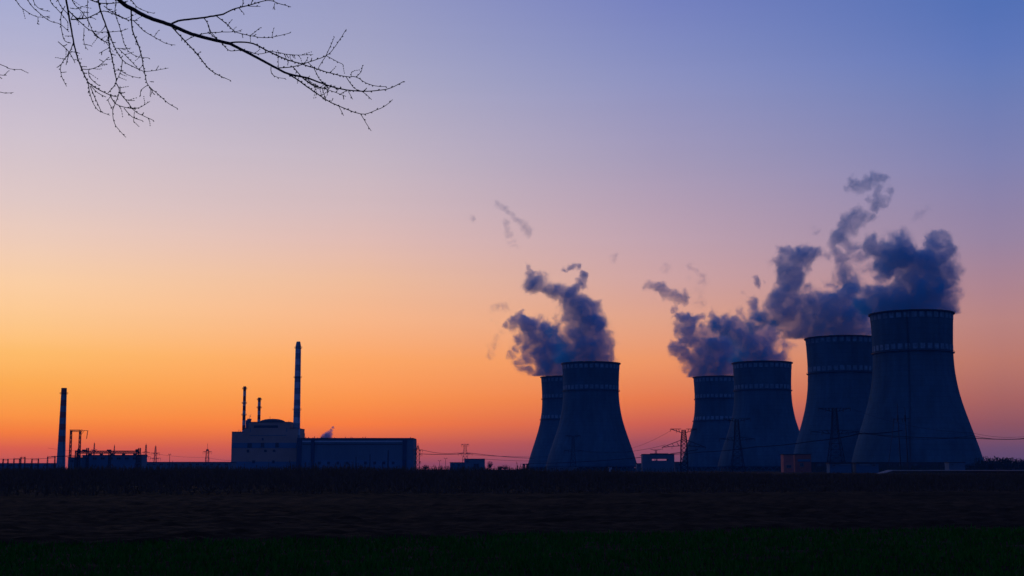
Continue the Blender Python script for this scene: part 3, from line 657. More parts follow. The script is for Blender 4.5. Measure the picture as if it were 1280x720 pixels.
# ------------------------------------------------------------------ vegetation
def leaf_cloud(m, c, rx, rz, n, size, rnd, cone=False):
    for _ in range(n):
        while True:
            v = Vector((rnd.uniform(-1, 1), rnd.uniform(-1, 1), rnd.uniform(-1, 1)))
            if v.length < 1: break
        k = 1
        if cone: k = .12 + .88 * (1 - (v.z + 1) / 2)
        p = Vector((c[0] + v.x * rx * k, c[1] + v.y * rx * k, c[2] + v.z * rz))
        if noise.noise(p * (.9 / max(.3, rx * .4))) < -.12: continue
        a = Vector((rnd.gauss(0, 1), rnd.gauss(0, 1), rnd.gauss(0, 1))).normalized() * size * rnd.uniform(.5, 1.2)
        b = Vector((rnd.gauss(0, 1), rnd.gauss(0, 1), rnd.gauss(0, 1))).normalized() * size * rnd.uniform(.4, 1)
        m.add([p - a * .5, p + a * .5, p + b], [(0, 1, 2)])
def wood(name, label, px0, px1, Y0, Y1, pytop, n, seed, cone=.5, lv=150):
    m = MB(); rnd = random.Random(seed)
    for i in range(n):
        Y = rnd.uniform(Y0, Y1); px = px0 + (px1 - px0) * (i + rnd.random()) / n; x = hx(px, Y)
        h = (hz(pytop, Y)) * (1 + .22 * noise.noise(Vector((px * .07, 3, seed)))) * rnd.uniform(.72, 1.06)
        m.bar((x, Y, 0), (x, Y, h * .8), .35, n=5, w2=.1)
        if rnd.random() < cone: leaf_cloud(m, (x, Y, h * .54), h * .26, h * .47, lv, h * .11, rnd, True)
        else: leaf_cloud(m, (x, Y, h * .5), h * .38, h * .5, lv, h * .11, rnd)
    tag(m.build(name, FOLI), label, 'woods', kind='stuff')
wood('distant_woods', 'dark distant mixed wood on the horizon right of the nearest tower', 1216, 1420, 1150, 1400, 571.8, 190, 11, cone=.5, lv=330)
wood('shrub_belt', 'low dark belt of bushes along the foot of the right towers', 980, 1230, 1010, 1100, 579.5, 130, 12, cone=.15, lv=110)
wood('shrub_belt', 'low dark belt of bushes along the foot of left and middle towers', 600, 985, 950, 1150, 583.2, 150, 13, cone=.1, lv=80)
wood('shrub_belt', 'low dark bushes right of the turbine hall', 517, 610, 1250, 1400, 581.8, 40, 15, cone=.1, lv=80)
wood('shrub_belt', 'low dark bushes along the foot of the halls at left', -60, 517, 1000, 1090, 583, 190, 14, cone=.1, lv=70)
def small_bare_tree(px, pytop, Y, label, seed, spread=1.0):
    rnd = random.Random(seed); t = thing('bare_tree', label, 'tree', (hx(px, Y), Y, 0), 0, 'small bare trees on the horizon'); H = hz(pytop, Y)
    MB().bar((0, 0, -.3), (0, 0, H * .4), .6, n=6, w2=.4).build('trunk', BARK, t)
    m = MB(); r = H * .36 * spread
    for i in range(150):
        u = rnd.uniform(-1, 1); a = rnd.uniform(0, 6.28); q = math.sqrt(1 - u * u)
        e = Vector((r * q * math.cos(a), r * q * math.sin(a), H * .66 + u * H * .34)) * 1.0; s = Vector((0, 0, H * rnd.uniform(.25, .5)))
        mid = s.lerp(e, .5) + Vector((rnd.gauss(0, .5), rnd.gauss(0, .5), rnd.gauss(0, .4)))
        m.bar(s, mid, .16, n=3, w2=.12); m.bar(mid, e, .12, n=3, w2=.07)
    m.build('crown', BARK, t)
small_bare_tree(612.4, 575.8, 1350, 'round bare tree right of the square pump house', 1, .85)
small_bare_tree(631, 580.3, 1350, 'low spreading bare tree between pump house and left towers', 2, 1.9)
small_bare_tree(624.5, 582, 1350, 'smallest bare tree, left of the low spreading one', 3, 1.3)
small_bare_tree(532, 580.5, 1250, 'rounded bare tree at the foot of the narrow pylon', 4, 1.2)

# ------------------------------------------------------------------ overhanging bare tree
def YB(px, py): return 10.0 + .5 * math.sin(px / 130) + .35 * math.sin(py / 40 + 1)
BR = random.Random(21)
def branch_mesh(m, pts, w0, w1, drift=0.0, spur=.55, buds=True, z4=None):
    if z4: pts = [(x / 4 + z4[0], y / 4 + z4[1]) for x, y in pts]
    n = len(pts); P = []; 
    # smooth the traced course
    def cr(a, b, c, d, t): return .5 * ((2 * b) + (c - a) * t + (2 * a - 5 * b + 4 * c - d) * t * t + (3 * b - a - 3 * c + d) * t ** 3)
    Q = []
    for i in range(n - 1):
        a, b, c, d = pts[max(0, i - 1)], pts[i], pts[i + 1], pts[min(n - 1, i + 2)]
        k = max(2, int(math.hypot(c[0] - b[0], c[1] - b[1]) / 4))
        for j in range(k): Q.append((cr(a[0], b[0], c[0], d[0], j / k), cr(a[1], b[1], c[1], d[1], j / k)))
    Q.append(pts[-1]); N = len(Q); rad = []
    for i, (x, y) in enumerate(Q):
        u = i / (N - 1); Y = YB(x, y) + drift * u
        jx, jy = (noise.noise(Vector((x * .2, y * .2, drift))) * .8, noise.noise(Vector((x * .2, y * .2, 7 + drift))) * .8) if 0 < i < N - 1 else (0, 0)
        P.append(at(x + jx * .5, y + jy * .5, Y)); rad.append(((w0 + (w1 - w0) * u ** .8) * 1.15 + .25) / 2 * Y / FPX)
    m.tube(P, rad, 6)
    if not buds: return
    L = 0
    for i in range(1, N):
        L += (P[i] - P[i - 1]).length
        if rad[i] * 2 * FPX / 10 > 2.0: continue
        if L > .034:
            L = 0; d = (P[i] - P[i - 1]).normalized(); sd = Vector((-d.z, BR.uniform(-.6, .6), d.x)) * BR.choice((-1, 1)); sd.normalize()
            r = rad[i] + .0036 * BR.uniform(.7, 1.3)
            c = P[i] + sd * rad[i]; tip = c + (sd * .6 + d) * .011
            m.tube([c - d * .004, c + (sd + d) * .002, tip], [.001, r * .8, .0008], 5, 1)
            if BR.random() < spur * .22:                        # short spur twig with its own buds
                e = P[i]; l = BR.uniform(.02, .09); k = 4; dirv = (sd * 1.0 + d * .8 + Vector((0, BR.uniform(-.5, .5), 0))).normalized(); pp = [e]
                for q in range(k): dirv = (dirv + Vector((BR.gauss(0, .12), 0, BR.gauss(0, .12) + .03))).normalized(); pp.append(pp[-1] + dirv * l / k)
                m.tube(pp, [max(.0014, rad[i] * .7) * (1 - q / (k + 1)) for q in range(k + 1)], 5)
                for q in pp[1:]: m.tube([q - dirv * .004, q, q + dirv * .006], [.001, .0044, .001], 5, 1)
def overhanging_tree():
    base = Vector((-7.6, 10.2, 0))
    t = thing('bare_tree', 'bare overhanging tree whose budding boughs hang into the top left corner', 'tree', base)
    def B(name, parent, items):
        m = MB()
        for it in items: branch_mesh(m, *it[0], **it[1])
        for i, v in enumerate(m.v): m.v[i] = (v[0] - base.x, v[1] - base.y, v[2] - base.z)
        return m.build(name, [BARK, BUD], parent, smooth=True)
    # trunk and main limbs, outside the frame
    m = MB(); tr = []; 
    for i in range(25): z = i / 24 * 9.5; tr.append((.25 * math.sin(z * .5), .15 * math.sin(z * .8 + 1), z - .25))
    m.tube(tr, [.30 * (1 - .75 * i / 24) + (.12 * max(0, 1 - i / 3)) for i in range(25)], 14); m.build('trunk', BARK, t, smooth=True)
    rnd = random.Random(4)
    def grow(m, p, d, l, r, lv):
        pts = [p]; k = 5
        for q in range(k): d = (d + Vector((rnd.gauss(0, .16), rnd.gauss(0, .16), rnd.gauss(0, .12) + .03))).normalized(); pts.append(pts[-1] + d * l / k)
        m.tube(pts, [r * (1 - .6 * q / k) for q in range(k + 1)], 6)
        if lv:
            for q in range(2, k + 1):
                if rnd.random() < .85:
                    dd = (d + Vector((rnd.gauss(0, .7), rnd.gauss(0, .7), rnd.gauss(0, .5)))).normalized(); dd.x -= .25
                    grow(m, pts[q], dd.normalized(), l * .6, r * .45, lv - 1)
    for k, (z, dx, dy, dz, l) in enumerate(((3.9, -1, .3, .5, 2.6), (5.0, -.6, -.8, .7, 2.4), (6.1, -.9, .5, .9, 2.4), (7.2, -.2, .9, .8, 2.2), (8.4, -.5, -.5, 1, 2.0), (9.1, .1, .2, 1, 1.8))):
        m = MB(); grow(m, Vector(tr[int(z / 9.5 * 24)]), Vector((dx, dy, dz)).normalized(), l, .09, 3); m.build('limb', BARK, t, smooth=True)
    z0 = (0, 0); z2 = (260, 0)
    trunkpx = [(-600, 40), (-470, -70), (-300, -150), (-120, -150), (0, -120), (100, -50), (149, 0)]
    main = trunkpx + [(165, 11), (187.5, 22.5), (212.5, 31), (240, 42.5), (280, 53), (287.5, 54.5), (310, 66), (347.5, 86), (360, 92), (385, 97.5), (402, 104), (425, 111), (455, 114), (485, 111), (504, 102)]
    b1 = MB()
    i0 = len(trunkpx)
    bough = B('bough', t, [((trunkpx + main[i0:i0 + 6], 13.0, 3.4), dict(drift=0, buds=False)), ((main[i0 + 5:i0 + 10], 3.3, 1.9), dict(buds=False)), ((main[i0 + 9:], 1.8, .55), dict())])
    def C(pts, w0, w1, z, drift=.1, **k): return ((pts, w0, w1, drift), dict(z4=z, **k))
    B('branch', bough, [C([(850,125),(890,104),(1000,90),(1080,78),(1120,70)], 2.2, 1.7, z0), C([(78,70),(130,45),(200,27),(300,2),(345,15),(415,35)], 1.6, .45, z2),
        C([(40,78),(100,125),(135,158),(210,178),(280,188),(340,182),(410,165)], .9, .4, z2), C([(100,125),(118,100)], .6, .4, z2), C([(210,178),(235,160),(262,138)], .6, .35, z2), C([(320,183),(328,142)], .5, .3, z2), C([(172,35),(176,0)], .8, .5, z2), C([(215,22),(225,-10)], .8, .5, z2), C([(200,30),(262,32)], .7, .4, z2), C([(155,40),(180,68)], .7, .4, z2), C([(335,15),(325,45)], .5, .3, z2)])
    B('branch', bough, [C([(855,130),(925,205),(990,275),(1045,345),(1120,390)], 1.3, .7, z0), C([(80,388),(112,402)], .6, .4, z2), C([(925,205),(975,180),(1040,165),(1120,160)], .8, .6, z0), C([(80,160),(140,158),(170,148)], .6, .35, z2), C([(1020,90),(1045,130),(1050,165),(1095,205),(1125,232)], .8, .5, z0), C([(985,275),(1000,260)], .6, .4, z0)])
    B('branch', bough, [C([(110,214),(160,210),(225,218),(290,250),(340,275),(400,300),(470,320),(530,340),(610,365),(690,383),(740,385),(790,415),(840,430),(890,433)], 1.7, .45, z2), C([(740,385),(765,360),(772,328)], .6, .4, z2), C([(690,383),(730,440),(775,460),(818,498)], .7, .4, z2), C([(530,340),(560,400),(600,430)], .7, .4, z2), C([(716,383),(717,362)], .5, .4, z2)])
    B('branch', bough, [C([(350,340),(430,333),(500,312),(590,278),(630,240),(692,146)], 1.0, .4, z2), C([(590,278),(610,235),(632,185)], .6, .35, z2), C([(590,278),(630,300),(675,322)], .6, .35, z2), C([(590,278),(570,310),(552,340)], .6, .4, z2), C([(485,315),(500,288)], .5, .4, z2), C([(500,312),(530,340)], .6, .4, z2)])
    B('branch', bough, [C([(400,370),(450,400),(500,437),(590,498),(650,528),(765,570),(830,555),(890,527),(923,498)], 1.4, .4, z2), C([(765,570),(790,615),(816,655)], .6, .35, z2), C([(655,533),(678,578)], .5, .35, z2), C([(615,510),(626,492)], .4, .3, z2)])
    B('branch', bough, [C([(425,335),(470,385),(510,415),(560,437),(620,455),(690,482)], .9, .35, z2, spur=2.2), C([(500,390),(520,425),(580,440),(640,430)], .7, .4, z2, spur=2.5), C([(570,440),(590,500)], .6, .4, z2), C([(460,378),(500,412),(550,440),(600,438)], .6, .4, z2, spur=2.5), C([(700,455),(724,497)], .5, .35, z2), C([(690,455),(665,468)], .6, .5, z2)])
    B('branch', bough, [C([(70,215),(100,250),(130,255),(180,250),(250,270),(320,258),(360,265),(430,275),(525,273)], .7, .35, z2, spur=1.2), C([(315,335),(318,368),(350,388),(385,392)], .7, .3, z2), C([(352,345),(350,252)], .5, .3, z2), C([(350,262),(400,272),(450,275)], .6, .4, z2, spur=2.5), C([(0,125),(15,160),(50,198)], .9, .5, z2)])
    B('branch', bough, [C([(655,45),(662,150),(690,220),(710,290),(722,360),(740,425),(790,470),(840,515),(887,542)], 1.5, .4, z0), C([(740,425),(705,450),(703,478)], .6, .5, z0), C([(722,358),(780,352),(842,340)], .5, .3, z0), C([(752,440),(768,470)], .5, .5, z0, spur=2.5), C([(750,408),(768,410)], .5, .4, z0), C([(752,440),(750,478)], .4, .4, z0)])
    B('branch', bough, [C([(665,100),(720,155),(780,190),(830,217),(877,225)], .8, .35, z0), C([(770,185),(793,152)], .5, .35, z0), C([(640,-30),(655,0),(700,45),(770,67)], .8, .35, z0)])
    # second bough, running above the frame, from which the long twigs hang
    b2 = B('bough', t, [(([(-600, 0), (-460, -130), (-280, -190), (-120, -170), (20, -120), (90, -75), (150, -55), (200, -60)], 11, 2.5), dict(buds=False))])
    def up(pts, dx=-30): return [(pts[0][0] + dx * 2, -260), (pts[0][0] + dx, -120)] + pts
    B('branch', b2, [C(up([(330,0),(345,80),(352,120),(368,210),(385,280),(405,335),(440,410),(490,445),(550,475),(590,485)]), 3.0, .7, z0, buds=True), C([(550,475),(580,520),(640,540),(690,540),(750,507)], .9, .35, z0), C([(440,410),(455,490),(490,550),(550,577)], .9, .3, z0), C([(450,430),(480,500),(505,555)], .8, .5, z0), C([(455,430),(490,465),(530,485)], .6, .5, z0, spur=2)])
    B('branch', b2, [C([(368,210),(345,265),(305,325),(308,380),(333,432)], 1.0, .35, z0), C([(290,208),(345,260),(375,315)], .7, .5, z0, spur=2.5), C([(345,265),(330,325)], .8, .6, z0, spur=2.5), C([(350,255),(395,265)], .5, .4, z0), C([(325,30),(305,80),(308,150),(325,205),(355,215)], .8, .5, z0), C([(325,180),(352,180)], .5, .4, z0), C([(350,60),(385,90),(415,90)], .6, .5, z0, spur=2.5), C([(350,40),(385,45),(410,33)], .6, .4, z0, spur=2)])
    B('branch', b2, [C(up([(490,0),(505,60),(540,160),(545,220),(560,290),(575,370),(580,415),(540,465)]), 2.4, .7, z0), C([(580,415),(597,460),(565,550),(572,615),(600,655),(630,687)], .9, .35, z0), C([(597,460),(640,515),(680,560),(767,602)], .9, .35, z0), C([(640,540),(690,540)], .6, .5, z0, spur=2.5), C([(560,480),(540,500),(565,550)], .6, .4, z0), C([(620,540),(660,585),(712,603)], .7, .35, z0), C([(672,560),(668,607)], .5, .4, z0), C([(597,462),(625,463)], .5, .4, z0, spur=2), C([(600,430),(605,465)], .5, .4, z0), C([(640,502),(672,503)], .5, .4, z0)])
    B('branch', b2, [C(up([(80,0),(130,55),(190,85),(250,80)]), 1.0, .35, z0), C([(190,85),(188,118)], .5, .35, z0), C(up([(140,0),(190,60),(250,105),(300,120),(345,160)], -20), 1.0, .4, z0), C(up([(165,0),(200,45),(250,57)], -10), .9, .35, z0)])
    B('branch', b2, [C([(355,97),(430,92),(480,70),(520,55),(580,75),(640,100),(690,103)], 1.4, .4, z0, spur=1.5), C([(430,-10),(500,15),(580,15),(640,5)], 1.2, .8, z0), C([(340,50),(400,110),(460,155),(540,160),(600,155),(640,143)], 1.0, .4, z0), C([(460,155),(510,200),(545,215)], .8, .5, z0, spur=2), C([(470,175),(520,205)], .6, .4, z0, spur=2)])
    B('branch', b2, [C(up([(580,0),(575,60),(600,140),(630,240),(680,280),(745,290)]), 1.1, .35, z0), C([(540,150),(570,230),(612,300),(660,330),(720,358)], 1.1, .5, z0, spur=1.5), C([(612,300),(605,350),(580,410)], .8, .5, z0, spur=2), C([(590,345),(640,375),(697,390)], .6, .3, z0), C([(575,240),(625,243),(655,240)], .6, .35, z0, spur=2), C([(545,240),(495,267)], .5, .4, z0, spur=2), C([(590,240),(650,300),(700,355)], .6, .4, z0), C([(520,30),(560,60),(640,100)], .8, .5, z0, spur=1.5), C([(575,350),(612,352)], .5, .4, z0, spur=2.5)])
    B('branch', b2, [C([(405,345),(445,347),(490,332),(540,288)], .8, .35, z0, spur=2), C([(445,347),(447,385),(495,428)], .7, .5, z0, spur=1.8), C([(408,332),(428,333)], .5, .4, z0), C([(420,140),(420,215),(440,250)], .6, .3, z0), C([(415,220),(455,228)], .5, .4, z0), C(up([(360,0),(400,50),(440,100),(470,170),(520,205)], -20), .9, .4, z0), C(up([(250,0),(290,50),(340,110)], -20), .8, .5, z0), C(up([(290,0),(312,40),(350,80)], -10), .8, .5, z0), C([(440,-20),(437,60),(445,130)], .6, .4, z0), C([(530,0),(535,45)], .5, .4, z0)])
    B('branch', b2, [C([(-1400,-200),(-700,150),(-300,230),(0,322),(50,345),(107,347)], 4, .35, z0), C([(-300,240),(-100,350),(0,375),(33,376)], 1.5, .4, z0), C([(-500,200),(-200,400),(0,460),(35,465),(67,462)], 1.5, .35, z0)])
overhanging_tree()

# ------------------------------------------------------------------ steam
def steam_material(name, blobs, dens, warp, wscale, detail_scale, erode, color=(.20, .78, 1), clip=None):
    m = bpy.data.materials.new(name); m.use_nodes = True; nt = m.node_tree; N = nt.nodes; L = nt.links; N.clear()
    def mth(op, a, b=None, c=None, clamp=False):
        q = N.new('ShaderNodeMath'); q.operation = op; q.use_clamp = clamp
        for i, v in enumerate((a, b, c)):
            if v is None: continue
            if isinstance(v, (int, float)): q.inputs[i].default_value = v
            else: L.new(v, q.inputs[i])
        return q.outputs[0]
    tc = N.new('ShaderNodeTexCoord'); P = tc.outputs['Object']
    n1 = N.new('ShaderNodeTexNoise'); n1.inputs['Scale'].default_value = wscale; n1.inputs['Detail'].default_value = 5; n1.inputs['Roughness'].default_value = .6; L.new(P, n1.inputs[0])
    s = N.new('ShaderNodeVectorMath'); s.operation = 'SUBTRACT'; L.new(n1.outputs['Color'], s.inputs[0]); s.inputs[1].default_value = (.5, .5, .5)
    a = N.new('ShaderNodeVectorMath'); a.operation = 'MULTIPLY_ADD'; L.new(s.outputs[0], a.inputs[0]); a.inputs[1].default_value = (warp,) * 3; L.new(P, a.inputs[2])
    W = a.outputs[0]; cur = None
    for (c, r, w) in blobs:
        d = N.new('ShaderNodeVectorMath'); d.operation = 'DISTANCE'; L.new(W, d.inputs[0]); d.inputs[1].default_value = c
        f = mth('MULTIPLY_ADD', d.outputs['Value'], -w / r, w)
        cur = f if cur is None else mth('SMOOTH_MAX', cur, f, .12)
    n2 = N.new('ShaderNodeTexNoise'); n2.inputs['Scale'].default_value = detail_scale; n2.inputs['Detail'].default_value = 7; n2.inputs['Roughness'].default_value = .72; n2.inputs['Distortion'].default_value = .7; L.new(W, n2.inputs[0])
    e = mth('MULTIPLY_ADD', n2.outputs[0], erode, -erode * .74)
    x = mth('MULTIPLY_ADD', cur, 1.95, e)
    veil = mth('MULTIPLY', mth('POWER', mth('MULTIPLY', mth('ADD', x, .42), .9, clamp=True), 2.2), .30)   # thin torn fringe round the dense core
    x = mth('MULTIPLY', x, 2.5, clamp=True)
    x = mth('POWER', x, 1.6)
    x = mth('ADD', x, veil)
    if clip is not None:
        sp = N.new('ShaderNodeSeparateXYZ'); L.new(P, sp.inputs[0]); x = mth('MULTIPLY', x, mth('MULTIPLY', mth('ADD', sp.outputs['Z'], clip), .5, clamp=True))
    x = mth('MULTIPLY', x, dens)
    v = N.new('ShaderNodeVolumePrincipled'); v.inputs['Color'].default_value = (*color, 1); v.inputs['Anisotropy'].default_value = .0; L.new(x, v.inputs['Density'])
    o = N.new('ShaderNodeOutputMaterial'); L.new(v.outputs[0], o.inputs['Volume'])
    return m
def ico():
    import bmesh
    b = bmesh.new(); bmesh.ops.create_icosphere(b, subdivisions=2, radius=1); v = [x.co.copy() for x in b.verts]; f = [[q.index for q in p.verts] for p in b.faces]; b.free(); return v, f
IV, IF = ico()
def steam(label, origin, blobs, dens=.085, warp=40, wscale=.026, dscale=.07, erode=2.8, name='steam_plume', pad=1.12, seed=0, grow=2.05, clip=None):
    "blobs: (px, py, r_px, Y[, weight])"
    bl = []; m = MB()
    if 'wisp' in name:                                   # torn streamers: fill in between neighbouring puffs
        add = []
        for p, q in zip(blobs[:-1], blobs[1:]):
            if math.hypot(p[0] - q[0], p[1] - q[1]) < 22: add.append(tuple((u + v) / 2 for u, v in zip(p, q)))
        blobs = blobs + add
    for b in blobs:
        c = at(b[0], b[1], b[3]) - origin; r = b[2] * b[3] / FPX * grow; w = b[4] if len(b) > 4 else 1.0
        bl.append((tuple(c), r, w))
    for c, r, w in bl:
        R_ = r * 1.06 + warp * .32
        m.add([Vector(c) + v * R_ for v in IV], IF)
    mt = steam_material('steam_' + str(len(bpy.data.materials)), bl, dens, warp, wscale, dscale, erode, clip=clip)
    o = m.build(name, mt, loc=origin)
    md = o.modifiers.new('join', 'REMESH'); md.mode = 'VOXEL'; md.voxel_size = max(1.2, min(b[1] for b in bl) * .28)
    tag(o, label, 'steam', 'steam plumes above the cooling towers', 'stuff')
    return o
Y = 1787
steam('blue grey steam with two curling horns rising from the front tower of the left pair', clip=1.0, origin=T['L1'], blobs=[
    (722, 449, 15, Y), (738, 450, 19, Y), (754, 450, 14, Y), (730, 434, 20, Y), (748, 432, 17, Y), (722, 418, 15, Y), (745, 414, 16, Y), (735, 399, 16, Y), (748, 400, 9, Y),
    (722, 385, 14, Y), (736, 384, 10, Y), (745, 382, 6, Y), (749, 387, 4, Y), (710, 374, 12, Y), (694, 364, 10, Y), (682, 359, 9, Y), (668, 352, 12, Y), (663, 342, 7, Y), (658, 333, 4, Y),
    (717, 364, 7, Y), (725, 356, 6.5, Y), (729, 346, 5, Y), (724, 337, 4, Y), (715, 334, 4, Y), (707, 337, 2.5, Y), (705, 412, 12, Y, .6), (695, 395, 10, Y, .5), (690, 412, 9, Y, .7), (708, 442, 13, Y), (703, 427, 12, Y, .9), (697, 410, 10, Y, .8), (712, 396, 10, Y, .9), (760, 440, 9, Y), (756, 425, 8, Y)], )
Y = 2110
steam('mauve grey steam drifting left from the rear tower of the left pair', clip=1.0, origin=T['L2'], blobs=[
    (687, 467, 11, Y), (702, 467, 12, Y), (716, 463, 12, Y), (684, 455, 15, Y), (700, 450, 15, Y), (675, 440, 13, Y), (690, 435, 14, Y), (670, 425, 12, Y), (664, 412, 10, Y), (655, 406, 9, Y), (644, 403, 8, Y), (632, 405, 4, Y), (652, 394, 5, Y), (655, 390, 3, Y), (683, 418, 13, Y), (678, 405, 10, Y, .6),
    (660, 449, 10, Y, .85), (648, 452, 8, Y, .8), (640, 443, 6, Y, .8), (645, 435, 6, Y, .75), (658, 462, 9, Y, .7), (670, 466, 10, Y, .8), (662, 432, 10, Y, .9), (676, 455, 12, Y), (650, 424, 8, Y, .7), (667, 442, 11, Y, .9)], seed=2)
Y = 2000
steam('thin torn wisps of steam drifting left of the left pair plume', at(625, 420, Y), [
    (616, 385, 5, Y, .62), (628, 384, 6, Y, .7), (636, 387, 4, Y, .6), (625, 415, 5, Y, .6), (620, 430, 5.5, Y, .65), (616, 443, 5, Y, .6), (630, 408, 4, Y, .55), (614, 400, 3, Y, .5)], name='steam_wisp', dens=.026, grow=2.7, dscale=.13, erode=3.0, warp=30)
steam('faint diagonal wisps high above the left pair of towers', at(640, 280, Y), [
    (622, 256, 4.5, Y, .8), (630, 262, 4, Y, .8), (640, 270, 4.5, Y, .85), (650, 278, 4, Y, .85), (660, 288, 4.5, Y, .9), (633, 281, 5, Y, .75), (640, 292, 4.5, Y, .7), (643, 306, 4, Y, .6), (590, 272, 4.5, Y, .65), (769, 323, 5, Y, .7)], name='steam_wisp', dens=.026, grow=2.7, dscale=.13, erode=3.0, warp=30)
Y = 1763
steam('dense blue steam rising from the front tower of the middle pair', clip=1.0, origin=T['M1'], blobs=[
    (935, 449, 15, Y), (953, 450, 18, Y), (970, 451, 13, Y), (938, 434, 17, Y), (955, 437, 14, Y), (925, 422, 14, Y), (938, 420, 10, Y), (912, 408, 13, Y), (898, 403, 10, Y), (920, 403, 9, Y), (905, 395, 6, Y), (893, 395, 5, Y),
    (935, 402, 8, Y, .7), (928, 390, 5, Y, .8), (945, 395, 9, Y, .75), (942, 382, 6, Y, .9), (957, 408, 11, Y, .6), (930, 372, 4, Y, .5), (945, 352, 4.5, Y, 1), (955, 350, 3, Y, .6), (975, 430, 10, Y, .7), (962, 422, 12, Y, .95), (968, 410, 10, Y, .8), (984, 432, 9, Y, .8), (980, 442, 8, Y), (950, 415, 10, Y, .8)], grow=2.2)
Y = 2110
steam('ragged mauve steam leaning left from the rear tower of the middle pair', clip=1.0, origin=T['M2'], blobs=[
    (880, 466, 12, Y), (898, 465, 15, Y), (914, 462, 12, Y), (886, 452, 14, Y), (905, 448, 16, Y), (877, 440, 11, Y), (888, 430, 12, Y), (905, 425, 14, Y, .8), (870, 425, 10, Y), (860, 411, 10, Y), (856, 402, 9, Y), (850, 395, 6, Y), (844, 386, 4, Y), (842, 398, 4, Y, .7), (867, 404, 7, Y), (877, 400, 5, Y, .7), (852, 436, 10, Y, .9), (842, 432, 7, Y, .85), (862, 450, 11, Y, .9), (857, 424, 9, Y, .9), (872, 460, 11, Y, 1), (847, 410, 7, Y, .8), (895, 412, 9, Y, .7), (880, 415, 9, Y, .8), (898, 438, 14, Y), (870, 450, 10, Y), (912, 436, 12, Y)], seed=5, grow=2.2)
Y = 2000
steam('small dark scrap of steam floating left above the middle pair', at(835, 365, Y), [
    (809, 358, 3.5, Y, .9), (818, 360, 4, Y, 1), (828, 363, 5, Y, 1.1), (836, 367, 4.5, Y, 1), (846, 371, 4, Y, 1.1), (856, 373, 4, Y, 1.1), (856, 366, 3.5, Y, .8)], name='steam_wisp', dens=.07, grow=2.7, dscale=.13, erode=3.0, warp=30)
steam('very faint wisps above the ragged middle plume', at(870, 350, Y), [
    (831, 335, 5, Y, .6), (862, 336, 5, Y, .65), (877, 343, 4, Y, .8), (876, 362, 6, Y, .55), (874, 378, 7, Y, .55), (860, 350, 4, Y, .5), (884, 352, 4, Y, .5), (895, 390, 5, Y, .5), (815, 372, 3, Y, .5)], name='steam_wisp', dens=.024, grow=2.8, dscale=.13, erode=3.0, warp=30)
Y = 1480
steam('broad billowing steam rising from the tower half hidden behind the nearest one', clip=1.0, origin=T['R2'], blobs=[
    (1022, 414, 15, Y), (1042, 415, 18, Y), (1064, 415, 18, Y), (1082, 410, 15, Y), (1020, 398, 16, Y), (1042, 395, 20, Y), (1065, 392, 20, Y), (1003, 395, 12, Y), (995, 378, 13, Y), (1010, 380, 14, Y), (1030, 375, 12, Y), (1055, 372, 14, Y), (1062, 360, 12, Y), (1042, 362, 9, Y, .7),
    (985, 360, 12, Y), (985, 345, 10, Y), (992, 332, 12, Y), (1000, 322, 10, Y), (1006, 316, 7, Y), (978, 320, 8, Y, .7), (972, 328, 7, Y, .8), (975, 372, 12, Y), (985, 395, 14, Y), (965, 385, 10, Y, .8), (1015, 328, 6, Y, .6), (968, 400, 9, Y, .7), (990, 412, 9, Y, .6), (1035, 350, 6, Y, .6), (1000, 410, 13, Y), (1050, 380, 16, Y), (1030, 388, 14, Y), (1075, 398, 15, Y), (1012, 360, 9, Y, .7), (985, 418, 10, Y, .85), (955, 402, 10, Y, .85), (945, 410, 8, Y, .75), (958, 392, 10, Y, .85), (972, 384, 10, Y, .9), (962, 376, 8, Y, .85), (998, 402, 12, Y, .9), (1012, 330, 9, Y), (980, 333, 11, Y), (1000, 320, 11, Y), (993, 346, 12, Y), (982, 312, 7, Y), (1016, 322, 7, Y), (1068, 350, 10, Y, .8), (1052, 345, 8, Y, .7)], seed=6, grow=2.3)
steam('twisting column of steam climbing above the right pair of towers', at(1080, 270, 1400), [
    (1045, 302, 6, 1400, .8), (1053, 292, 9, 1400), (1060, 284, 9, 1400), (1068, 276, 8, 1400), (1080, 269, 6, 1400), (1088, 272, 6, 1400, .8), (1092, 260, 6, 1400), (1097, 251, 8, 1400), (1108, 246, 6, 1400, .9), (1112, 238, 5, 1400, .9), (1104, 222, 6, 1400, .9), (1093, 225, 7, 1400, .9), (1082, 231, 6, 1400, .9), (1065, 230, 6, 1400, .75), (1058, 236, 5, 1400, .7), (1075, 240, 5, 1400, .7), (1048, 315, 6, 1400, .6), (1060, 318, 8, 1400, .5), (1070, 330, 10, 1400, .55), (1050, 335, 9, 1400, .5), (1080, 305, 7, 1400, .6), (1022, 285, 7, 1400, .5), (1030, 320, 7, 1400, .7), (1065, 300, 8, 1400, .8), (1075, 320, 9, 1400, .7), (1060, 340, 10, 1400, .7), (1088, 335, 9, 1400, .7), (1050, 312, 8, 1400, .85), (1056, 325, 8, 1400, .8), (1062, 346, 10, 1400, .8), (1046, 345, 8, 1400, .75), (1072, 306, 8, 1400, .85), (1072, 234, 6, 1400, .9), (1064, 224, 5, 1400, .8), (1100, 243, 6, 1400, 1), (1076, 273, 8, 1400, 1), (1085, 248, 5, 1400, .8), (1100, 236, 5, 1400, .9)], dens=.06, grow=2.5)
Y = 1274
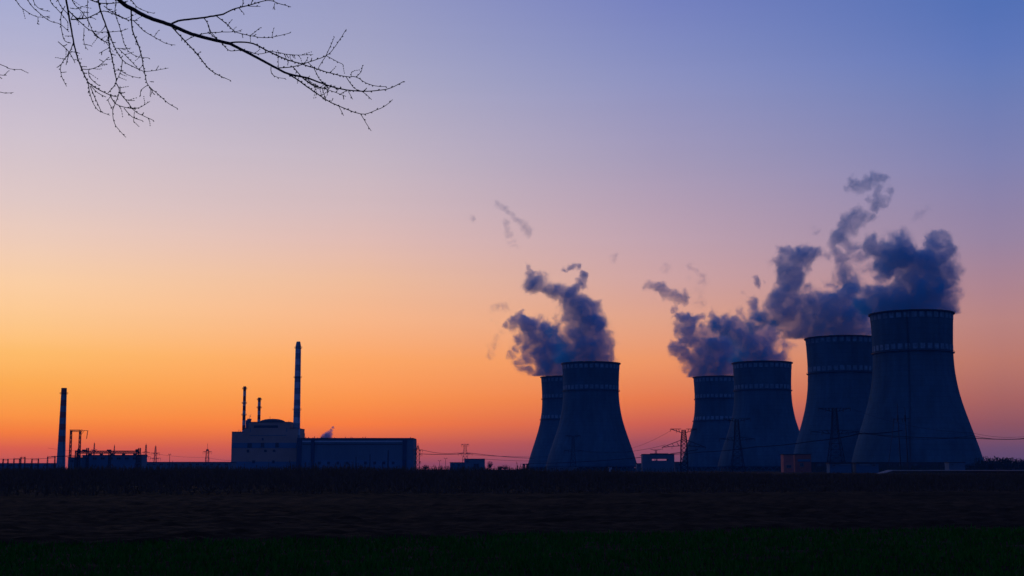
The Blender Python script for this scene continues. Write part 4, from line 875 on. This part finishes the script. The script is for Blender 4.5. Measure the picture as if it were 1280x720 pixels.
steam('darkest and thickest steam boiling off the nearest tallest tower', clip=1.0, origin=T['R1'], blobs=[
    (1105, 388, 16, Y), (1130, 386, 22, Y), (1155, 386, 22, Y), (1178, 384, 14, Y), (1182, 368, 14, Y), (1160, 366, 22, Y), (1100, 378, 16, Y), (1120, 372, 14, Y), (1080, 372, 10, Y), (1088, 382, 10, Y), (1175, 350, 14, Y), (1165, 335, 16, Y), (1160, 318, 12, Y), (1178, 322, 10, Y), (1182, 308, 8, Y), (1180, 298, 6, Y), (1174, 296, 5, Y), (1148, 320, 10, Y),
    (1130, 325, 15, Y), (1122, 310, 13, Y), (1108, 315, 12, Y), (1092, 308, 9, Y), (1084, 304, 7, Y), (1130, 302, 8, Y), (1110, 335, 13, Y), (1100, 350, 9, Y, .8), (1140, 345, 14, Y, .8), (1125, 355, 8, Y, .5), (1150, 298, 3, Y, .6), (1187, 378, 7, Y), (1145, 352, 18, Y), (1140, 330, 14, Y), (1115, 322, 13, Y), (1168, 376, 18, Y), (1118, 384, 16, Y), (1140, 375, 18, Y), (1166, 306, 10, Y), (1150, 332, 12, Y), (1184, 338, 10, Y), (1186, 366, 9, Y), (1184, 352, 9, Y), (1170, 360, 16, Y)], dens=.11, grow=2.35)
steam('tiny faint scrap of steam at the upper right above the nearest tower', at(1150, 268, 1300), [(1147, 270, 5, 1300, .7), (1153, 266, 5, 1300, .8), (1160, 252, 4, 1300, .5), (1136, 277, 3, 1300, .5)], name='steam_wisp', dens=.026, grow=2.7, dscale=.13, erode=3.0, warp=30)
o = steam('small slanting puff of white vapour above the turbine hall roof', at(411, 546, 1590), [(409, 546, 4, 1590), (412, 542, 2.6, 1590), (414.2, 538, 1.7, 1590), (416.6, 534.2, 1.3, 1590), (404, 546, 2.6, 1590, .7)], name='steam_puff', dens=.3, warp=8, wscale=.12, dscale=.25, erode=1.6)

def haze():
    m = bpy.data.materials.new('haze_air'); m.use_nodes = True; nt = m.node_tree; nt.nodes.clear()
    v = nt.nodes.new('ShaderNodeVolumePrincipled'); v.inputs['Density'].default_value = HAZE; v.inputs['Color'].default_value = (.08, .40, 1, 1)
    o = nt.nodes.new('ShaderNodeOutputMaterial'); nt.links.new(v.outputs[0], o.inputs['Volume'])
    b = MB(); b.box(-2600, 2600, -200, 3000, -1.5, 330); tag(b.build('haze', m), 'thin bluish evening haze over the fields and the power station', 'haze', kind='stuff')
haze()
